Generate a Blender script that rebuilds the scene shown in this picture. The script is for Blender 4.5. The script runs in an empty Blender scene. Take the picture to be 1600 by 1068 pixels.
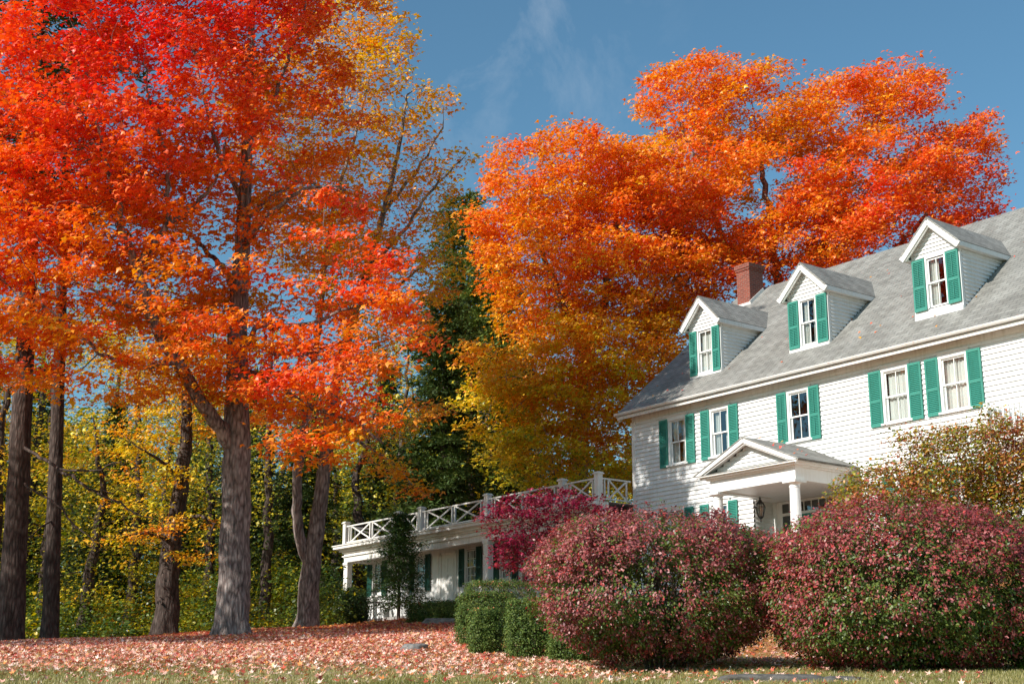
import bpy, math, random
import numpy as np
from mathutils import Vector, Matrix

# ------------------------------------------------------------------ camera, sky, sun, exposure
SC = bpy.context.scene
COL = SC.collection
F, HOR = 2200.0, 1108.0                       # focal length and horizon row, in photo pixels
PITCH = math.atan((HOR - 534) / F)
cd = bpy.data.cameras.new('camera')
cam = bpy.data.objects.new('camera', cd); COL.objects.link(cam)
cd.sensor_width = 36; cd.lens = F / 1600 * 36
cd.clip_start = 0.2; cd.clip_end = 3000
cam.location = (0, 0, 0); cam.rotation_euler = (math.pi/2 + PITCH, 0, 0)
SC.camera = cam

TH = math.radians(37.3)
HX = np.array([math.sin(TH), -math.cos(TH), 0.])     # along the facade, to the right
HY = np.array([math.cos(TH), math.sin(TH), 0.])      # into the house
A_S, E_S = math.radians(1.5), math.radians(32)
sh = -HY*math.cos(A_S) - HX*math.sin(A_S)
SUN = np.array([sh[0]*math.cos(E_S), sh[1]*math.cos(E_S), math.sin(E_S)])
sd = bpy.data.lights.new('sun', 'SUN'); so = bpy.data.objects.new('sun', sd); COL.objects.link(so)
sd.energy = 4.9; sd.angle = math.radians(0.53); sd.color = (1, .955, .885)
so.rotation_euler = Vector(SUN).to_track_quat('Z', 'Y').to_euler()
so.location = (0, 0, 40)

W = bpy.data.worlds.new('World'); SC.world = W; W.use_nodes = True
nt = W.node_tree; N = nt.nodes; L = nt.links
bg = N['Background']; bg.inputs['Strength'].default_value = 0.082
sky = N.new('ShaderNodeTexSky'); sky.sky_type = 'NISHITA'; sky.sun_disc = False
sky.sun_elevation = E_S; sky.sun_rotation = math.atan2(SUN[0], SUN[1])
sky.air_density = 1.12; sky.dust_density = 0.6; sky.ozone_density = 2.2
hsv = N.new('ShaderNodeHueSaturation'); hsv.inputs['Saturation'].default_value = .92
skt = N.new('ShaderNodeMix'); skt.data_type = 'RGBA'; skt.blend_type = 'MULTIPLY'; skt.inputs['Factor'].default_value = 1
skt.inputs[7].default_value = (.62, 1.13, 1.22, 1); L.new(sky.outputs[0], skt.inputs[6]); L.new(skt.outputs[2], hsv.inputs['Color'])
# thin cirrus high up over the gap between the trees
tc = N.new('ShaderNodeTexCoord')
mp = N.new('ShaderNodeMapping'); mp.inputs['Scale'].default_value = (7, 7, 4.0); mp.inputs['Rotation'].default_value = (.2, .5, .5)
L.new(tc.outputs['Generated'], mp.inputs['Vector'])
cn = N.new('ShaderNodeTexNoise'); cn.inputs['Scale'].default_value = 1.7; cn.inputs['Detail'].default_value = 9
cn.inputs['Roughness'].default_value = .62; cn.inputs['Distortion'].default_value = .35
L.new(mp.outputs[0], cn.inputs['Vector'])
cr = N.new('ShaderNodeMapRange'); cr.inputs[1].default_value = .47; cr.inputs[2].default_value = .98
L.new(cn.outputs['Fac'], cr.inputs[0])
vm = N.new('ShaderNodeVectorMath'); vm.operation = 'DISTANCE'
def skydir(px, py):
    d = pxray(px, py); return d/np.linalg.norm(d)
def pxray(px, py):
    cx, cy = (px-800)/F, (534-py)/F
    return np.array([cx, math.cos(PITCH)-math.sin(PITCH)*cy, math.sin(PITCH)+math.cos(PITCH)*cy])
vm.inputs[1].default_value = tuple(skydir(745, 40))
L.new(tc.outputs['Generated'], vm.inputs[0])
mr2 = N.new('ShaderNodeMapRange'); mr2.inputs[1].default_value = .16; mr2.inputs[2].default_value = .0
L.new(vm.outputs['Value'], mr2.inputs[0])
mm = N.new('ShaderNodeMath'); mm.operation = 'MULTIPLY'; L.new(cr.outputs[0], mm.inputs[0]); L.new(mr2.outputs[0], mm.inputs[1])
mx = N.new('ShaderNodeMix'); mx.data_type = 'RGBA'
L.new(mm.outputs[0], mx.inputs['Factor']); L.new(hsv.outputs[0], mx.inputs[6]); mx.inputs[7].default_value = (6.6, 7.2, 8.0, 1)
L.new(mx.outputs[2], bg.inputs['Color'])
SC.view_settings.view_transform = 'Standard'; SC.view_settings.look = 'None'
SC.view_settings.exposure = 0.36; SC.view_settings.gamma = 1
SC.render.engine = 'CYCLES'
SC.cycles.max_bounces = 8; SC.cycles.diffuse_bounces = 4; SC.cycles.transparent_max_bounces = 12
SC.cycles.sample_clamp_indirect = 6

RNG = np.random.default_rng(11)
random.seed(5)

def Wd(px, py, d):
    """point seen at photo pixel (px, py), d metres in front of the camera (along world y)"""
    r = pxray(px, py); return r/r[1]*d

# ------------------------------------------------------------------ terrain
TY = np.array([-60, 0, 6, 12, 15, 18, 22, 25, 30, 35, 40, 45, 50, 58, 70, 90, 150, 400])
TZ = np.array([-1.7, -1.6, -1.2, -.1, .27, .42, .66, .87, 1.31, 1.80, 2.24, 2.74, 3.12, 3.62, 4.1, 4.6, 6, 8])
def gz(x, y):
    x = np.asarray(x, float); y = np.asarray(y, float)
    z = np.interp(y, TY, TZ)
    z = z + .05*np.sin(x*.31+1)*np.sin(y*.27) + .03*np.sin(x*.9+y*.5)
    z = z - .85*np.clip((-x-3)/14, 0, 1)*np.clip((y-39)/16, 0, 1)*np.clip((140-y)/60, 0, 1)
    z = z - .42*np.clip((-x-1)/12, 0, 1)*np.clip((y-29)/10, 0, 1)*np.clip((160-y)/80, 0, 1)
    # terrace at the big house
    t = np.clip((x-2.0)/6, 0, 1)*np.clip((y-26)/8, 0, 1)*np.clip((75-y)/10, 0, 1)
    return z*(1-t) + np.maximum(z, 3.35)*t

# ------------------------------------------------------------------ tagging / mesh helpers
def tag(o, label=None, cat=None, group=None, kind=None):
    if label: o['label'] = label
    if cat: o['category'] = cat
    if group: o['group'] = group
    if kind: o['kind'] = kind
    return o
def empty(name, loc, rz=0):
    o = bpy.data.objects.new(name, None); COL.objects.link(o)
    o.location = loc; o.rotation_euler = (0, 0, rz); o.empty_display_size = .3
    return o
def link_mesh(name, me, mats, parent=None):
    o = bpy.data.objects.new(name, me); COL.objects.link(o)
    for m in (mats if isinstance(mats, (list, tuple)) else [mats]):
        if m is not None and m.name not in [x.name for x in me.materials if x]: me.materials.append(m)
    if parent: o.parent = parent
    return o
def copy_tree(o, parent=None):
    c = o.copy(); COL.objects.link(c)
    if parent: c.parent = parent
    for ch in [q for q in bpy.data.objects if q.parent == o and q != c]: copy_tree(ch, c)
    return c

class MB:
    """collects boxes, beams and faces; build() links them as one mesh"""
    def __init__(s): s.v = []; s.f = []; s.m = []; s.cur = 0
    def face(s, *p):
        b = len(s.v); s.v += [tuple(map(float, q)) for q in p]; s.f.append(tuple(range(b, b+len(p)))); s.m.append(s.cur)
    def hexa(s, P):
        b = len(s.v); s.v += [tuple(map(float, q)) for q in P]
        for q in ((0,3,2,1),(4,5,6,7),(0,1,5,4),(1,2,6,5),(2,3,7,6),(3,0,4,7)):
            s.f.append(tuple(b+i for i in q)); s.m.append(s.cur)
    def box(s, x0, x1, y0, y1, z0, z1):
        s.hexa([(x0,y0,z0),(x1,y0,z0),(x1,y1,z0),(x0,y1,z0),(x0,y0,z1),(x1,y0,z1),(x1,y1,z1),(x0,y1,z1)])
    def beam(s, p, q, w, h, up=(0,0,1)):
        p = np.array(p, float); q = np.array(q, float); d = q-p; d /= np.linalg.norm(d)
        u = np.array(up, float); sd_ = np.cross(d, u); sd_ /= np.linalg.norm(sd_); u = np.cross(sd_, d)
        a, b = sd_*w/2, u*h/2
        s.hexa([p-a-b, p+a-b, p+a+b, p-a+b, q-a-b, q+a-b, q+a+b, q-a+b])
    def lathe(s, c, prof, n=20):
        b = len(s.v)
        for r, z in prof:
            for i in range(n):
                a = 2*math.pi*i/n; s.v.append((c[0]+r*math.cos(a), c[1]+r*math.sin(a), c[2]+z))
        for j in range(len(prof)-1):
            for i in range(n):
                s.f.append((b+j*n+i, b+j*n+(i+1)%n, b+(j+1)*n+(i+1)%n, b+(j+1)*n+i)); s.m.append(s.cur)
        s.f.append(tuple(b+i for i in range(n))[::-1]); s.m.append(s.cur)
        s.f.append(tuple(b+(len(prof)-1)*n+i for i in range(n))); s.m.append(s.cur)
    def tube(s, pts, r, n=6):
        for a, b in zip(pts[:-1], pts[1:]):
            a = np.array(a, float); b = np.array(b, float); d = b-a; l = np.linalg.norm(d)
            if l < 1e-6: continue
            d /= l; u = np.cross(d, (0,0,1) if abs(d[2]) < .9 else (1,0,0)); u /= np.linalg.norm(u); w = np.cross(d, u)
            k = len(s.v)
            for c in (a - d*r*.3, b + d*r*.3):
                for i in range(n):
                    t = 2*math.pi*i/n; s.v.append(tuple(c+u*r*math.cos(t)+w*r*math.sin(t)))
            for i in range(n): s.f.append((k+i, k+(i+1)%n, k+n+(i+1)%n, k+n+i)); s.m.append(s.cur)
            s.f.append(tuple(k+i for i in range(n))[::-1]); s.f.append(tuple(k+n+i for i in range(n))); s.m += [s.cur]*2
    def mesh(s, name, off=(0,0,0)):
        me = bpy.data.meshes.new(name)
        me.from_pydata([(a-off[0], b-off[1], c-off[2]) for a, b, c in s.v], [], s.f)
        if any(s.m): me.polygons.foreach_set('material_index', s.m)
        me.validate(); me.update(); return me
    def build(s, name, mats, parent=None, off=(0,0,0)):
        return link_mesh(name, s.mesh(name, off), mats, parent)

def fast_mesh(name, V, faces, col=None, smooth=False):
    """V (n,3); faces (m,k) int; col (n,3) per vertex"""
    me = bpy.data.meshes.new(name)
    n, (m, k) = len(V), faces.shape
    me.vertices.add(n); me.vertices.foreach_set('co', np.ascontiguousarray(V, dtype=np.float32).ravel())
    me.loops.add(m*k); me.loops.foreach_set('vertex_index', np.ascontiguousarray(faces, dtype=np.int32).ravel())
    me.polygons.add(m)
    me.polygons.foreach_set('loop_start', np.arange(0, m*k, k, dtype=np.int32))
    try: me.polygons.foreach_set('loop_total', np.full(m, k, dtype=np.int32))
    except Exception: pass
    if smooth: me.polygons.foreach_set('use_smooth', np.ones(m, dtype=bool))
    me.update(calc_edges=True)
    if col is not None:
        a = me.color_attributes.new('tint', 'FLOAT_COLOR', 'POINT')
        c4 = np.ones((n, 4), np.float32); c4[:, :3] = col; a.data.foreach_set('color', c4.ravel())
    return me

# ------------------------------------------------------------------ materials
def mat(name):
    m = bpy.data.materials.new(name); m.use_nodes = True
    return m, m.node_tree.nodes, m.node_tree.links, m.node_tree.nodes['Principled BSDF']
def ramp(nodes, stops):
    r = nodes.new('ShaderNodeValToRGB'); e = r.color_ramp.elements
    while len(e) < len(stops): e.new(.5)
    for i, (p, c) in enumerate(stops): e[i].position = p; e[i].color = (*c, 1)
    return r
def noise(nodes, links, scale, detail=4, rough=.55, vec=None, coord='Object'):
    t = nodes.new('ShaderNodeTexNoise'); t.inputs['Scale'].default_value = scale
    t.inputs['Detail'].default_value = detail; t.inputs['Roughness'].default_value = rough
    if vec is None:
        c = nodes.new('ShaderNodeTexCoord'); vec = c.outputs[coord]
    links.new(vec, t.inputs['Vector']); return t
def bump(nodes, links, src, p, strength=.4, dist=.02):
    b = nodes.new('ShaderNodeBump'); b.inputs['Strength'].default_value = strength; b.inputs['Distance'].default_value = dist
    links.new(src, b.inputs['Height']); links.new(b.outputs[0], p.inputs['Normal']); return b
def scaled(nodes, links, sc, coord='Object'):
    c = nodes.new('ShaderNodeTexCoord'); m = nodes.new('ShaderNodeMapping'); m.inputs['Scale'].default_value = sc
    links.new(c.outputs[coord], m.inputs['Vector']); return m.outputs[0]

def mat_leaf(name, trans=.38, rough=.5, spec=.35, gain=1.0):
    m, n, l, p = mat(name)
    a = n.new('ShaderNodeAttribute'); a.attribute_name = 'tint'
    p.inputs['Roughness'].default_value = rough; p.inputs['Specular IOR Level'].default_value = spec
    l.new(a.outputs['Color'], p.inputs['Base Color'])
    t = n.new('ShaderNodeBsdfTranslucent')
    h = n.new('ShaderNodeHueSaturation'); h.inputs['Saturation'].default_value = 1.1; h.inputs['Value'].default_value = 1.15*gain
    l.new(a.outputs['Color'], h.inputs['Color']); l.new(h.outputs[0], t.inputs['Color'])
    s = n.new('ShaderNodeMixShader'); s.inputs[0].default_value = trans
    l.new(p.outputs[0], s.inputs[1]); l.new(t.outputs[0], s.inputs[2])
    l.new(s.outputs[0], n['Material Output'].inputs['Surface'])
    return m
M_LEAF = mat_leaf('leaf', trans=.32, rough=.42, spec=.5)
M_DRY = mat_leaf('dry_leaf', trans=.10, rough=.5, spec=.5)
M_EVER = mat_leaf('evergreen_leaf', trans=.15, rough=.6, spec=.3)

def mat_bark(name, c0, c1, c2, vs=1.0):
    m, n, l, p = mat(name)
    v = scaled(n, l, (6.5*vs, 6.5*vs, 1.6*vs))
    a = noise(n, l, 1.6, 8, .65, v); b = noise(n, l, 1.1, 3, .5)
    vo = n.new('ShaderNodeTexVoronoi'); vo.feature = 'DISTANCE_TO_EDGE'; vo.inputs['Scale'].default_value = 1.6; l.new(v, vo.inputs['Vector'])
    ad = n.new('ShaderNodeMath'); ad.operation = 'MULTIPLY_ADD'; l.new(vo.outputs['Distance'], ad.inputs[0]); ad.inputs[1].default_value = .75; l.new(a.outputs['Fac'], ad.inputs[2])
    r = ramp(n, [(.35, c0), (.58, c1), (.85, c2)]); l.new(ad.outputs[0], r.inputs[0])
    # pale lichen / flaked patches
    r2 = ramp(n, [(.60, (0,0,0)), (.70, (1,1,1))]); l.new(b.outputs['Fac'], r2.inputs[0])
    mx = n.new('ShaderNodeMix'); mx.data_type = 'RGBA'; mx.inputs[7].default_value = (*[min(1, q*1.5) for q in c2], 1)
    mu = n.new('ShaderNodeMath'); mu.operation = 'MULTIPLY'; mu.inputs[1].default_value = .45; l.new(r2.outputs[0], mu.inputs[0])
    l.new(mu.outputs[0], mx.inputs['Factor']); l.new(r.outputs[0], mx.inputs[6]); l.new(mx.outputs[2], p.inputs['Base Color'])
    p.inputs['Roughness'].default_value = .9; p.inputs['Specular IOR Level'].default_value = .2
    bump(n, l, ad.outputs[0], p, .9, .05); return m
M_BARK = mat_bark('maple_bark', (.045,.035,.031), (.19,.15,.135), (.40,.34,.31))
M_BARKD = mat_bark('pine_bark', (.022,.016,.013), (.06,.042,.035), (.13,.10,.085))
M_TWIG = mat_bark('twig_bark', (.05,.038,.03), (.12,.09,.07), (.25,.2,.16), 3)

def mat_paint(name, c, rough=.45, grime=.10, sc=2.2):
    m, n, l, p = mat(name)
    a = noise(n, l, sc, 8, .65); b = noise(n, l, 1, 4, .6, scaled(n, l, (14, 14, 1.2)))
    ad = n.new('ShaderNodeMath'); ad.operation = 'ADD'; l.new(a.outputs['Fac'], ad.inputs[0]); l.new(b.outputs['Fac'], ad.inputs[1])
    d = tuple(q*(1-grime*2.2)*w for q, w in zip(c, (1, .97, .9)))
    r = ramp(n, [(.30, d), (.52, c)]);
    hf = n.new('ShaderNodeMath'); hf.operation = 'MULTIPLY'; hf.inputs[1].default_value = .5; l.new(ad.outputs[0], hf.inputs[0])
    l.new(hf.outputs[0], r.inputs[0]); l.new(r.outputs[0], p.inputs['Base Color']); p.inputs['Roughness'].default_value = rough
    bump(n, l, a.outputs['Fac'], p, .12, .01); return m
M_WHITE = mat_paint('white_paint', (.80, .79, .77), grime=.06)
M_SIDING = mat_paint('siding_paint', (.77, .765, .75), grime=.07)
M_TRIM = mat_paint('trim_paint', (.78, .75, .71), grime=.12)
M_DOOR = mat_paint('door_paint', (.76, .74, .70))
M_TEAL = mat_paint('teal_paint', (.036, .235, .180), rough=.5, grime=.14)
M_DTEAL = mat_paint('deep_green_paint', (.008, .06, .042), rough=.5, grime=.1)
M_IRON = mat_paint('black_iron', (.03, .027, .025), rough=.4)
M_GREYM = mat_paint('grey_wood', (.38, .34, .32), rough=.6, grime=.2)

def mat_shingle(name, kind):
    m, n, l, p = mat(name)
    c = n.new('ShaderNodeTexCoord'); s = n.new('ShaderNodeSeparateXYZ'); l.new(c.outputs['Object'], s.inputs[0])
    cb = n.new('ShaderNodeCombineXYZ')
    ml = n.new('ShaderNodeMath'); ml.operation = 'MULTIPLY'; ml.inputs[1].default_value = 1.5; l.new(s.outputs['Z'], ml.inputs[0])
    l.new(s.outputs['X' if kind == 'main' else 'Y'], cb.inputs[0]); l.new(ml.outputs[0], cb.inputs[1])
    bt = n.new('ShaderNodeTexBrick'); l.new(cb.outputs[0], bt.inputs['Vector'])
    bt.inputs['Scale'].default_value = 1; bt.inputs['Brick Width'].default_value = .32; bt.inputs['Row Height'].default_value = .145
    bt.inputs['Mortar Size'].default_value = .008; bt.inputs['Mortar Smooth'].default_value = .2; bt.inputs['Bias'].default_value = 0
    bt.inputs['Color1'].default_value = (.315,.305,.285,1); bt.inputs['Color2'].default_value = (.23,.22,.205,1); bt.inputs['Mortar'].default_value = (.08,.08,.08,1)
    a = noise(n, l, 1.3, 6, .7); r = ramp(n, [(.3, (.78,.77,.74)), (.7, (1.15,1.15,1.12))]); l.new(a.outputs['Fac'], r.inputs[0])
    g = noise(n, l, 60, 3, .6); r3 = ramp(n, [(.3, (.8,.8,.8)), (.7, (1.15,1.15,1.15))]); l.new(g.outputs['Fac'], r3.inputs[0])
    st = noise(n, l, 1, 3, .6, scaled(n, l, (3.0, .35, .35) if kind == 'main' else (.35, 3, .35)))
    r4 = ramp(n, [(.35, (.85,.84,.82)), (.65, (1.08,1.08,1.08))]); l.new(st.outputs['Fac'], r4.inputs[0])
    prev = bt.outputs['Color']
    for q in (r, r3, r4):
        mu = n.new('ShaderNodeMix'); mu.data_type = 'RGBA'; mu.blend_type = 'MULTIPLY'; mu.inputs['Factor'].default_value = 1
        l.new(prev, mu.inputs[6]); l.new(q.outputs[0], mu.inputs[7]); prev = mu.outputs[2]
    l.new(prev, p.inputs['Base Color']); p.inputs['Roughness'].default_value = .85
    # each course steps down towards its lower edge
    fr = n.new('ShaderNodeMath'); fr.operation = 'DIVIDE'; fr.inputs[1].default_value = .145; l.new(ml.outputs[0], fr.inputs[0])
    fx = n.new('ShaderNodeMath'); fx.operation = 'FRACT'; l.new(fr.outputs[0], fx.inputs[0])
    iv = n.new('ShaderNodeMath'); iv.operation = 'SUBTRACT'; iv.inputs[0].default_value = 1; l.new(fx.outputs[0], iv.inputs[1])
    bump(n, l, iv.outputs[0], p, .9, .018); return m
M_ROOF = mat_shingle('asphalt_shingle', 'main'); M_ROOFS = mat_shingle('asphalt_shingle_side', 'side')

def mat_brick():
    m, n, l, p = mat('brick')
    c = n.new('ShaderNodeTexCoord'); s = n.new('ShaderNodeSeparateXYZ'); l.new(c.outputs['Object'], s.inputs[0])
    ad = n.new('ShaderNodeMath'); ad.operation = 'ADD'; l.new(s.outputs['X'], ad.inputs[0]); l.new(s.outputs['Y'], ad.inputs[1])
    cb = n.new('ShaderNodeCombineXYZ'); l.new(ad.outputs[0], cb.inputs[0]); l.new(s.outputs['Z'], cb.inputs[1])
    bt = n.new('ShaderNodeTexBrick'); l.new(cb.outputs[0], bt.inputs['Vector']); bt.inputs['Scale'].default_value = 1
    bt.inputs['Brick Width'].default_value = .21; bt.inputs['Row Height'].default_value = .072; bt.inputs['Mortar Size'].default_value = .008
    bt.inputs['Color1'].default_value = (.27,.055,.03,1); bt.inputs['Color2'].default_value = (.17,.035,.022,1); bt.inputs['Mortar'].default_value = (.26,.17,.13,1)
    l.new(bt.outputs['Color'], p.inputs['Base Color']); p.inputs['Roughness'].default_value = .85
    iv = n.new('ShaderNodeMath'); iv.operation = 'SUBTRACT'; iv.inputs[0].default_value = 1; l.new(bt.outputs['Fac'], iv.inputs[1])
    bump(n, l, iv.outputs[0], p, .6, .01); return m
M_BRICK = mat_brick()

def mat_glass():
    m, n, l, p = mat('window_glass')
    g = n.new('ShaderNodeBsdfGlossy'); g.inputs['Roughness'].default_value = .015; g.inputs['Color'].default_value = (.95,.97,1,1)
    t = n.new('ShaderNodeBsdfTransparent'); t.inputs['Color'].default_value = (.80,.84,.83,1)
    fr = n.new('ShaderNodeLayerWeight'); fr.inputs['Blend'].default_value = .5
    wv = noise(n, l, 1.6, 2, .5); b = n.new('ShaderNodeBump'); b.inputs['Strength'].default_value = .12; b.inputs['Distance'].default_value = .05
    l.new(wv.outputs['Fac'], b.inputs['Height']); l.new(b.outputs[0], g.inputs['Normal'])
    pw = n.new('ShaderNodeMath'); pw.operation = 'POWER'; pw.inputs[1].default_value = 3; l.new(fr.outputs['Facing'], pw.inputs[0])
    ad = n.new('ShaderNodeMath'); ad.operation = 'MULTIPLY_ADD'; ad.inputs[1].default_value = .85; ad.inputs[2].default_value = .13; l.new(pw.outputs[0], ad.inputs[0])
    s = n.new('ShaderNodeMixShader'); l.new(ad.outputs[0], s.inputs[0]); l.new(t.outputs[0], s.inputs[1]); l.new(g.outputs[0], s.inputs[2])
    l.new(s.outputs[0], n['Material Output'].inputs['Surface']); return m
M_GLASS = mat_glass()
def mat_plain(name, c, rough=.8, sc=6, var=.2, b=.2):
    m, n, l, p = mat(name); a = noise(n, l, sc, 7, .65)
    r = ramp(n, [(.3, tuple(q*(1-var) for q in c)), (.7, tuple(min(1, q*(1+var)) for q in c))]); l.new(a.outputs['Fac'], r.inputs[0])
    l.new(r.outputs[0], p.inputs['Base Color']); p.inputs['Roughness'].default_value = rough; bump(n, l, a.outputs['Fac'], p, b, .03); return m
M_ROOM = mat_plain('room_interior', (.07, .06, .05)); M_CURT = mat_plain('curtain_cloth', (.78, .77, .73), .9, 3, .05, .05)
M_GRANITE = mat_plain('granite', (.20, .185, .17), .85, 9, .45, .8); M_CONC = mat_plain('foundation_stone', (.34, .32, .30), .9, 4, .3, .5)
M_SLAB = mat_plain('dark_slab', (.11, .10, .09), .85, 9, .5, .8)
M_PALE = mat_plain('pale_stone', (.5, .46, .40), .9, 9, .25, .6)

def mat_ground():
    m, n, l, p = mat('ground')
    a = noise(n, l, 1.4, 9, .7); b = noise(n, l, 14, 6, .7); c = noise(n, l, .22, 4, .6)
    grass = ramp(n, [(.3, (.18,.16,.05)), (.5, (.27,.24,.09)), (.72, (.38,.32,.16))]); l.new(b.outputs['Fac'], grass.inputs[0])
    vo = n.new('ShaderNodeTexVoronoi'); vo.inputs['Scale'].default_value = 11; tcn = n.new('ShaderNodeTexCoord'); l.new(tcn.outputs['Object'], vo.inputs['Vector'])
    sp = n.new('ShaderNodeSeparateColor'); l.new(vo.outputs['Color'], sp.inputs[0])
    lit = ramp(n, [(0, (.16,.07,.03)), (.3, (.34,.12,.035)), (.6, (.48,.20,.05)), (.85, (.55,.28,.16)), (1, (.40,.09,.05))]); l.new(sp.outputs[0], lit.inputs[0])
    s = n.new('ShaderNodeSeparateXYZ'); l.new(tcn.outputs['Object'], s.inputs[0])
    mr = n.new('ShaderNodeMapRange'); mr.inputs[1].default_value = 16; mr.inputs[2].default_value = 36; mr.inputs[3].default_value = -.55; mr.inputs[4].default_value = .75; l.new(s.outputs['Y'], mr.inputs[0])
    ad = n.new('ShaderNodeMath'); ad.operation = 'ADD'; l.new(mr.outputs[0], ad.inputs[0]); l.new(a.outputs['Fac'], ad.inputs[1])
    st = n.new('ShaderNodeMapRange'); st.inputs[1].default_value = .42; st.inputs[2].default_value = .62; l.new(ad.outputs[0], st.inputs[0])
    mx = n.new('ShaderNodeMix'); mx.data_type = 'RGBA'; l.new(st.outputs[0], mx.inputs['Factor']); l.new(grass.outputs[0], mx.inputs[6]); l.new(lit.outputs[0], mx.inputs[7])
    l.new(mx.outputs[2], p.inputs['Base Color']); p.inputs['Roughness'].default_value = .95; p.inputs['Specular IOR Level'].default_value = .15
    bump(n, l, b.outputs['Fac'], p, .6, .06); return m
M_GROUND = mat_ground()

# ------------------------------------------------------------------ ground
xs = np.concatenate([np.linspace(-400, -60, 12)[:-1], np.linspace(-60, 60, 181), np.linspace(60, 400, 12)[1:]])
ys = np.concatenate([np.linspace(-60, 0, 10)[:-1], np.linspace(0, 75, 151), np.linspace(75, 800, 30)[1:]])
gx, gy = np.meshgrid(xs, ys); gzv = gz(gx, gy)
V = np.stack([gx.ravel(), gy.ravel(), gzv.ravel()], 1); nx = len(xs)
ii, jj = np.meshgrid(np.arange(nx-1), np.arange(len(ys)-1)); k = (jj*nx+ii).ravel()
g = link_mesh('lawn_ground', fast_mesh('lawn_ground', V, np.stack([k, k+1, k+1+nx, k+nx], 1), smooth=True), M_GROUND)
tag(g, 'gently rising lawn with dry grass and fallen leaf litter', 'ground', kind='structure')

# ------------------------------------------------------------------ leaves
PAL = np.array([[.0, .045,.085,.012], [.16, .16,.21,.018], [.30, .78,.60,.025], [.45, .90,.45,.02], [.60, .94,.29,.026],
                [.75, .94,.175,.045], [.88, .90,.10,.050], [1.0, .72,.036,.036]])
def pal(t, jit=.10, rng=RNG):
    t = np.clip(t, 0, 1); c = np.stack([np.interp(t, PAL[:, 0], PAL[:, i]) for i in (1, 2, 3)], 1)
    return np.clip(c*(1+rng.normal(0, jit, (len(t), 1))), .004, .95)
def snoise(P, scale, seed=0):
    r = np.random.default_rng(seed); v = np.zeros(len(P))
    for i in range(5):
        k = r.normal(0, 1, 3)*scale*(1+.5*i); v += np.sin(P@k + r.uniform(0, 6.3))/(1+.35*i)
    return v/2.6
MAPLE_V = np.array([[0,0,0],[.54,.30,-.16],[.20,.48,-.01],[0,1,-.14],[-.20,.48,-.01],[-.54,.30,-.16],[0,.42,.07]])
MAPLE_F = np.array([[0,1,2,6],[6,2,3,4],[0,6,4,5]])
OVAL_V = np.array([[0,0,0],[.28,.5,.06],[0,1,-.10],[-.28,.5,.06]]); OVAL_F = np.array([[0,1,2,3]])
NEED_V = np.array([[0,0,0],[.09,.35,.0],[0,1,-.06],[-.09,.35,.0]])
# dense star for the fallen leaves: five lobes, curled up at the tips
st = []
for i, (a, r) in enumerate([(-90,.12),(-38,.62),(-8,.30),(28,.78),(58,.34),(90,1.0),(122,.34),(152,.78),(188,.30),(218,.62)]):
    a = math.radians(a); st.append((r*.62*math.cos(a), r*.62*math.sin(a)+.1, .18*r*r))
STAR_V = np.array([(0,.1,0)]+st); STAR_F = np.array([[0,1,2,3],[0,3,4,5],[0,5,6,7],[0,7,8,9],[0,9,10,1]])

def leaves(P, Nrm, size, col, TV=MAPLE_V, TF=MAPLE_F, axis=None, rng=RNG):
    n = len(P); Nrm = Nrm/np.linalg.norm(Nrm, axis=1, keepdims=True)
    a = rng.normal(0, 1, (n, 3)) if axis is None else axis
    y = a - (a*Nrm).sum(1, keepdims=True)*Nrm; y /= np.linalg.norm(y, axis=1, keepdims=True)+1e-9
    x = np.cross(y, Nrm); S = np.asarray(size).reshape(-1, 1, 1)*np.ones((n, 1, 1))
    V = P[:, None, :] + S*(TV[None, :, 0:1]*x[:, None, :] + TV[None, :, 1:2]*y[:, None, :] + TV[None, :, 2:3]*Nrm[:, None, :])
    k = len(TV); Fc = (TF[None] + (np.arange(n)*k)[:, None, None]).reshape(-1, TF.shape[1])
    return V.reshape(-1, 3), Fc, np.repeat(col, k, 0)
def leaf_obj(name, parts, parent, m, off=(0,0,0)):
    Vs, Fs, Cs, b = [], [], [], 0
    for V, Fc, C in parts: Vs.append(V); Fs.append(Fc+b); Cs.append(C); b += len(V)
    return link_mesh(name, fast_mesh(name, np.concatenate(Vs)-np.array(off), np.concatenate(Fs), np.concatenate(Cs)), m, parent)

# ------------------------------------------------------------------ branching (space colonisation)
def smooth_path(pts, step=.3):
    pts = np.array(pts, float)
    t = np.concatenate([[0], np.cumsum(np.linalg.norm(np.diff(pts[:, :3], axis=0), axis=1))])
    n = max(2, int(t[-1]/step)); tt = np.linspace(0, t[-1], n+1)
    out = np.stack([np.interp(tt, t, pts[:, i]) for i in range(pts.shape[1])], 1)
    for _ in range(2):
        o = out.copy(); out[1:-1] = .25*o[:-2]+.5*o[1:-1]+.25*o[2:]
    return out
class Skel:
    def __init__(s): s.P = []; s.par = []; s.r = []; s.dead = set()
    def path(s, pts, start=None, step=.3, wob=0.0, rng=RNG):
        """pts rows (x,y,z,r); start = node to grow from"""
        q = smooth_path(pts, step); prev = -1 if start is None else start
        for i, row in enumerate(q):
            if i == 0 and start is not None: continue
            w = rng.normal(0, wob, 3) if wob and i > 1 else 0
            s.P.append(row[:3]+w); s.par.append(prev); s.r.append(row[3]); prev = len(s.P)-1
        return prev
    def nearest(s, p):
        return int(np.argmin(np.linalg.norm(np.array(s.P)-np.array(p)[:3], axis=1)))
    def limb(s, pts, **k):
        st_ = s.nearest(pts[0]); p = [list(s.P[st_])+[pts[0][3]]]+[list(q) for q in pts[1:]]
        return s.path(p, start=st_, **k)
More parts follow.
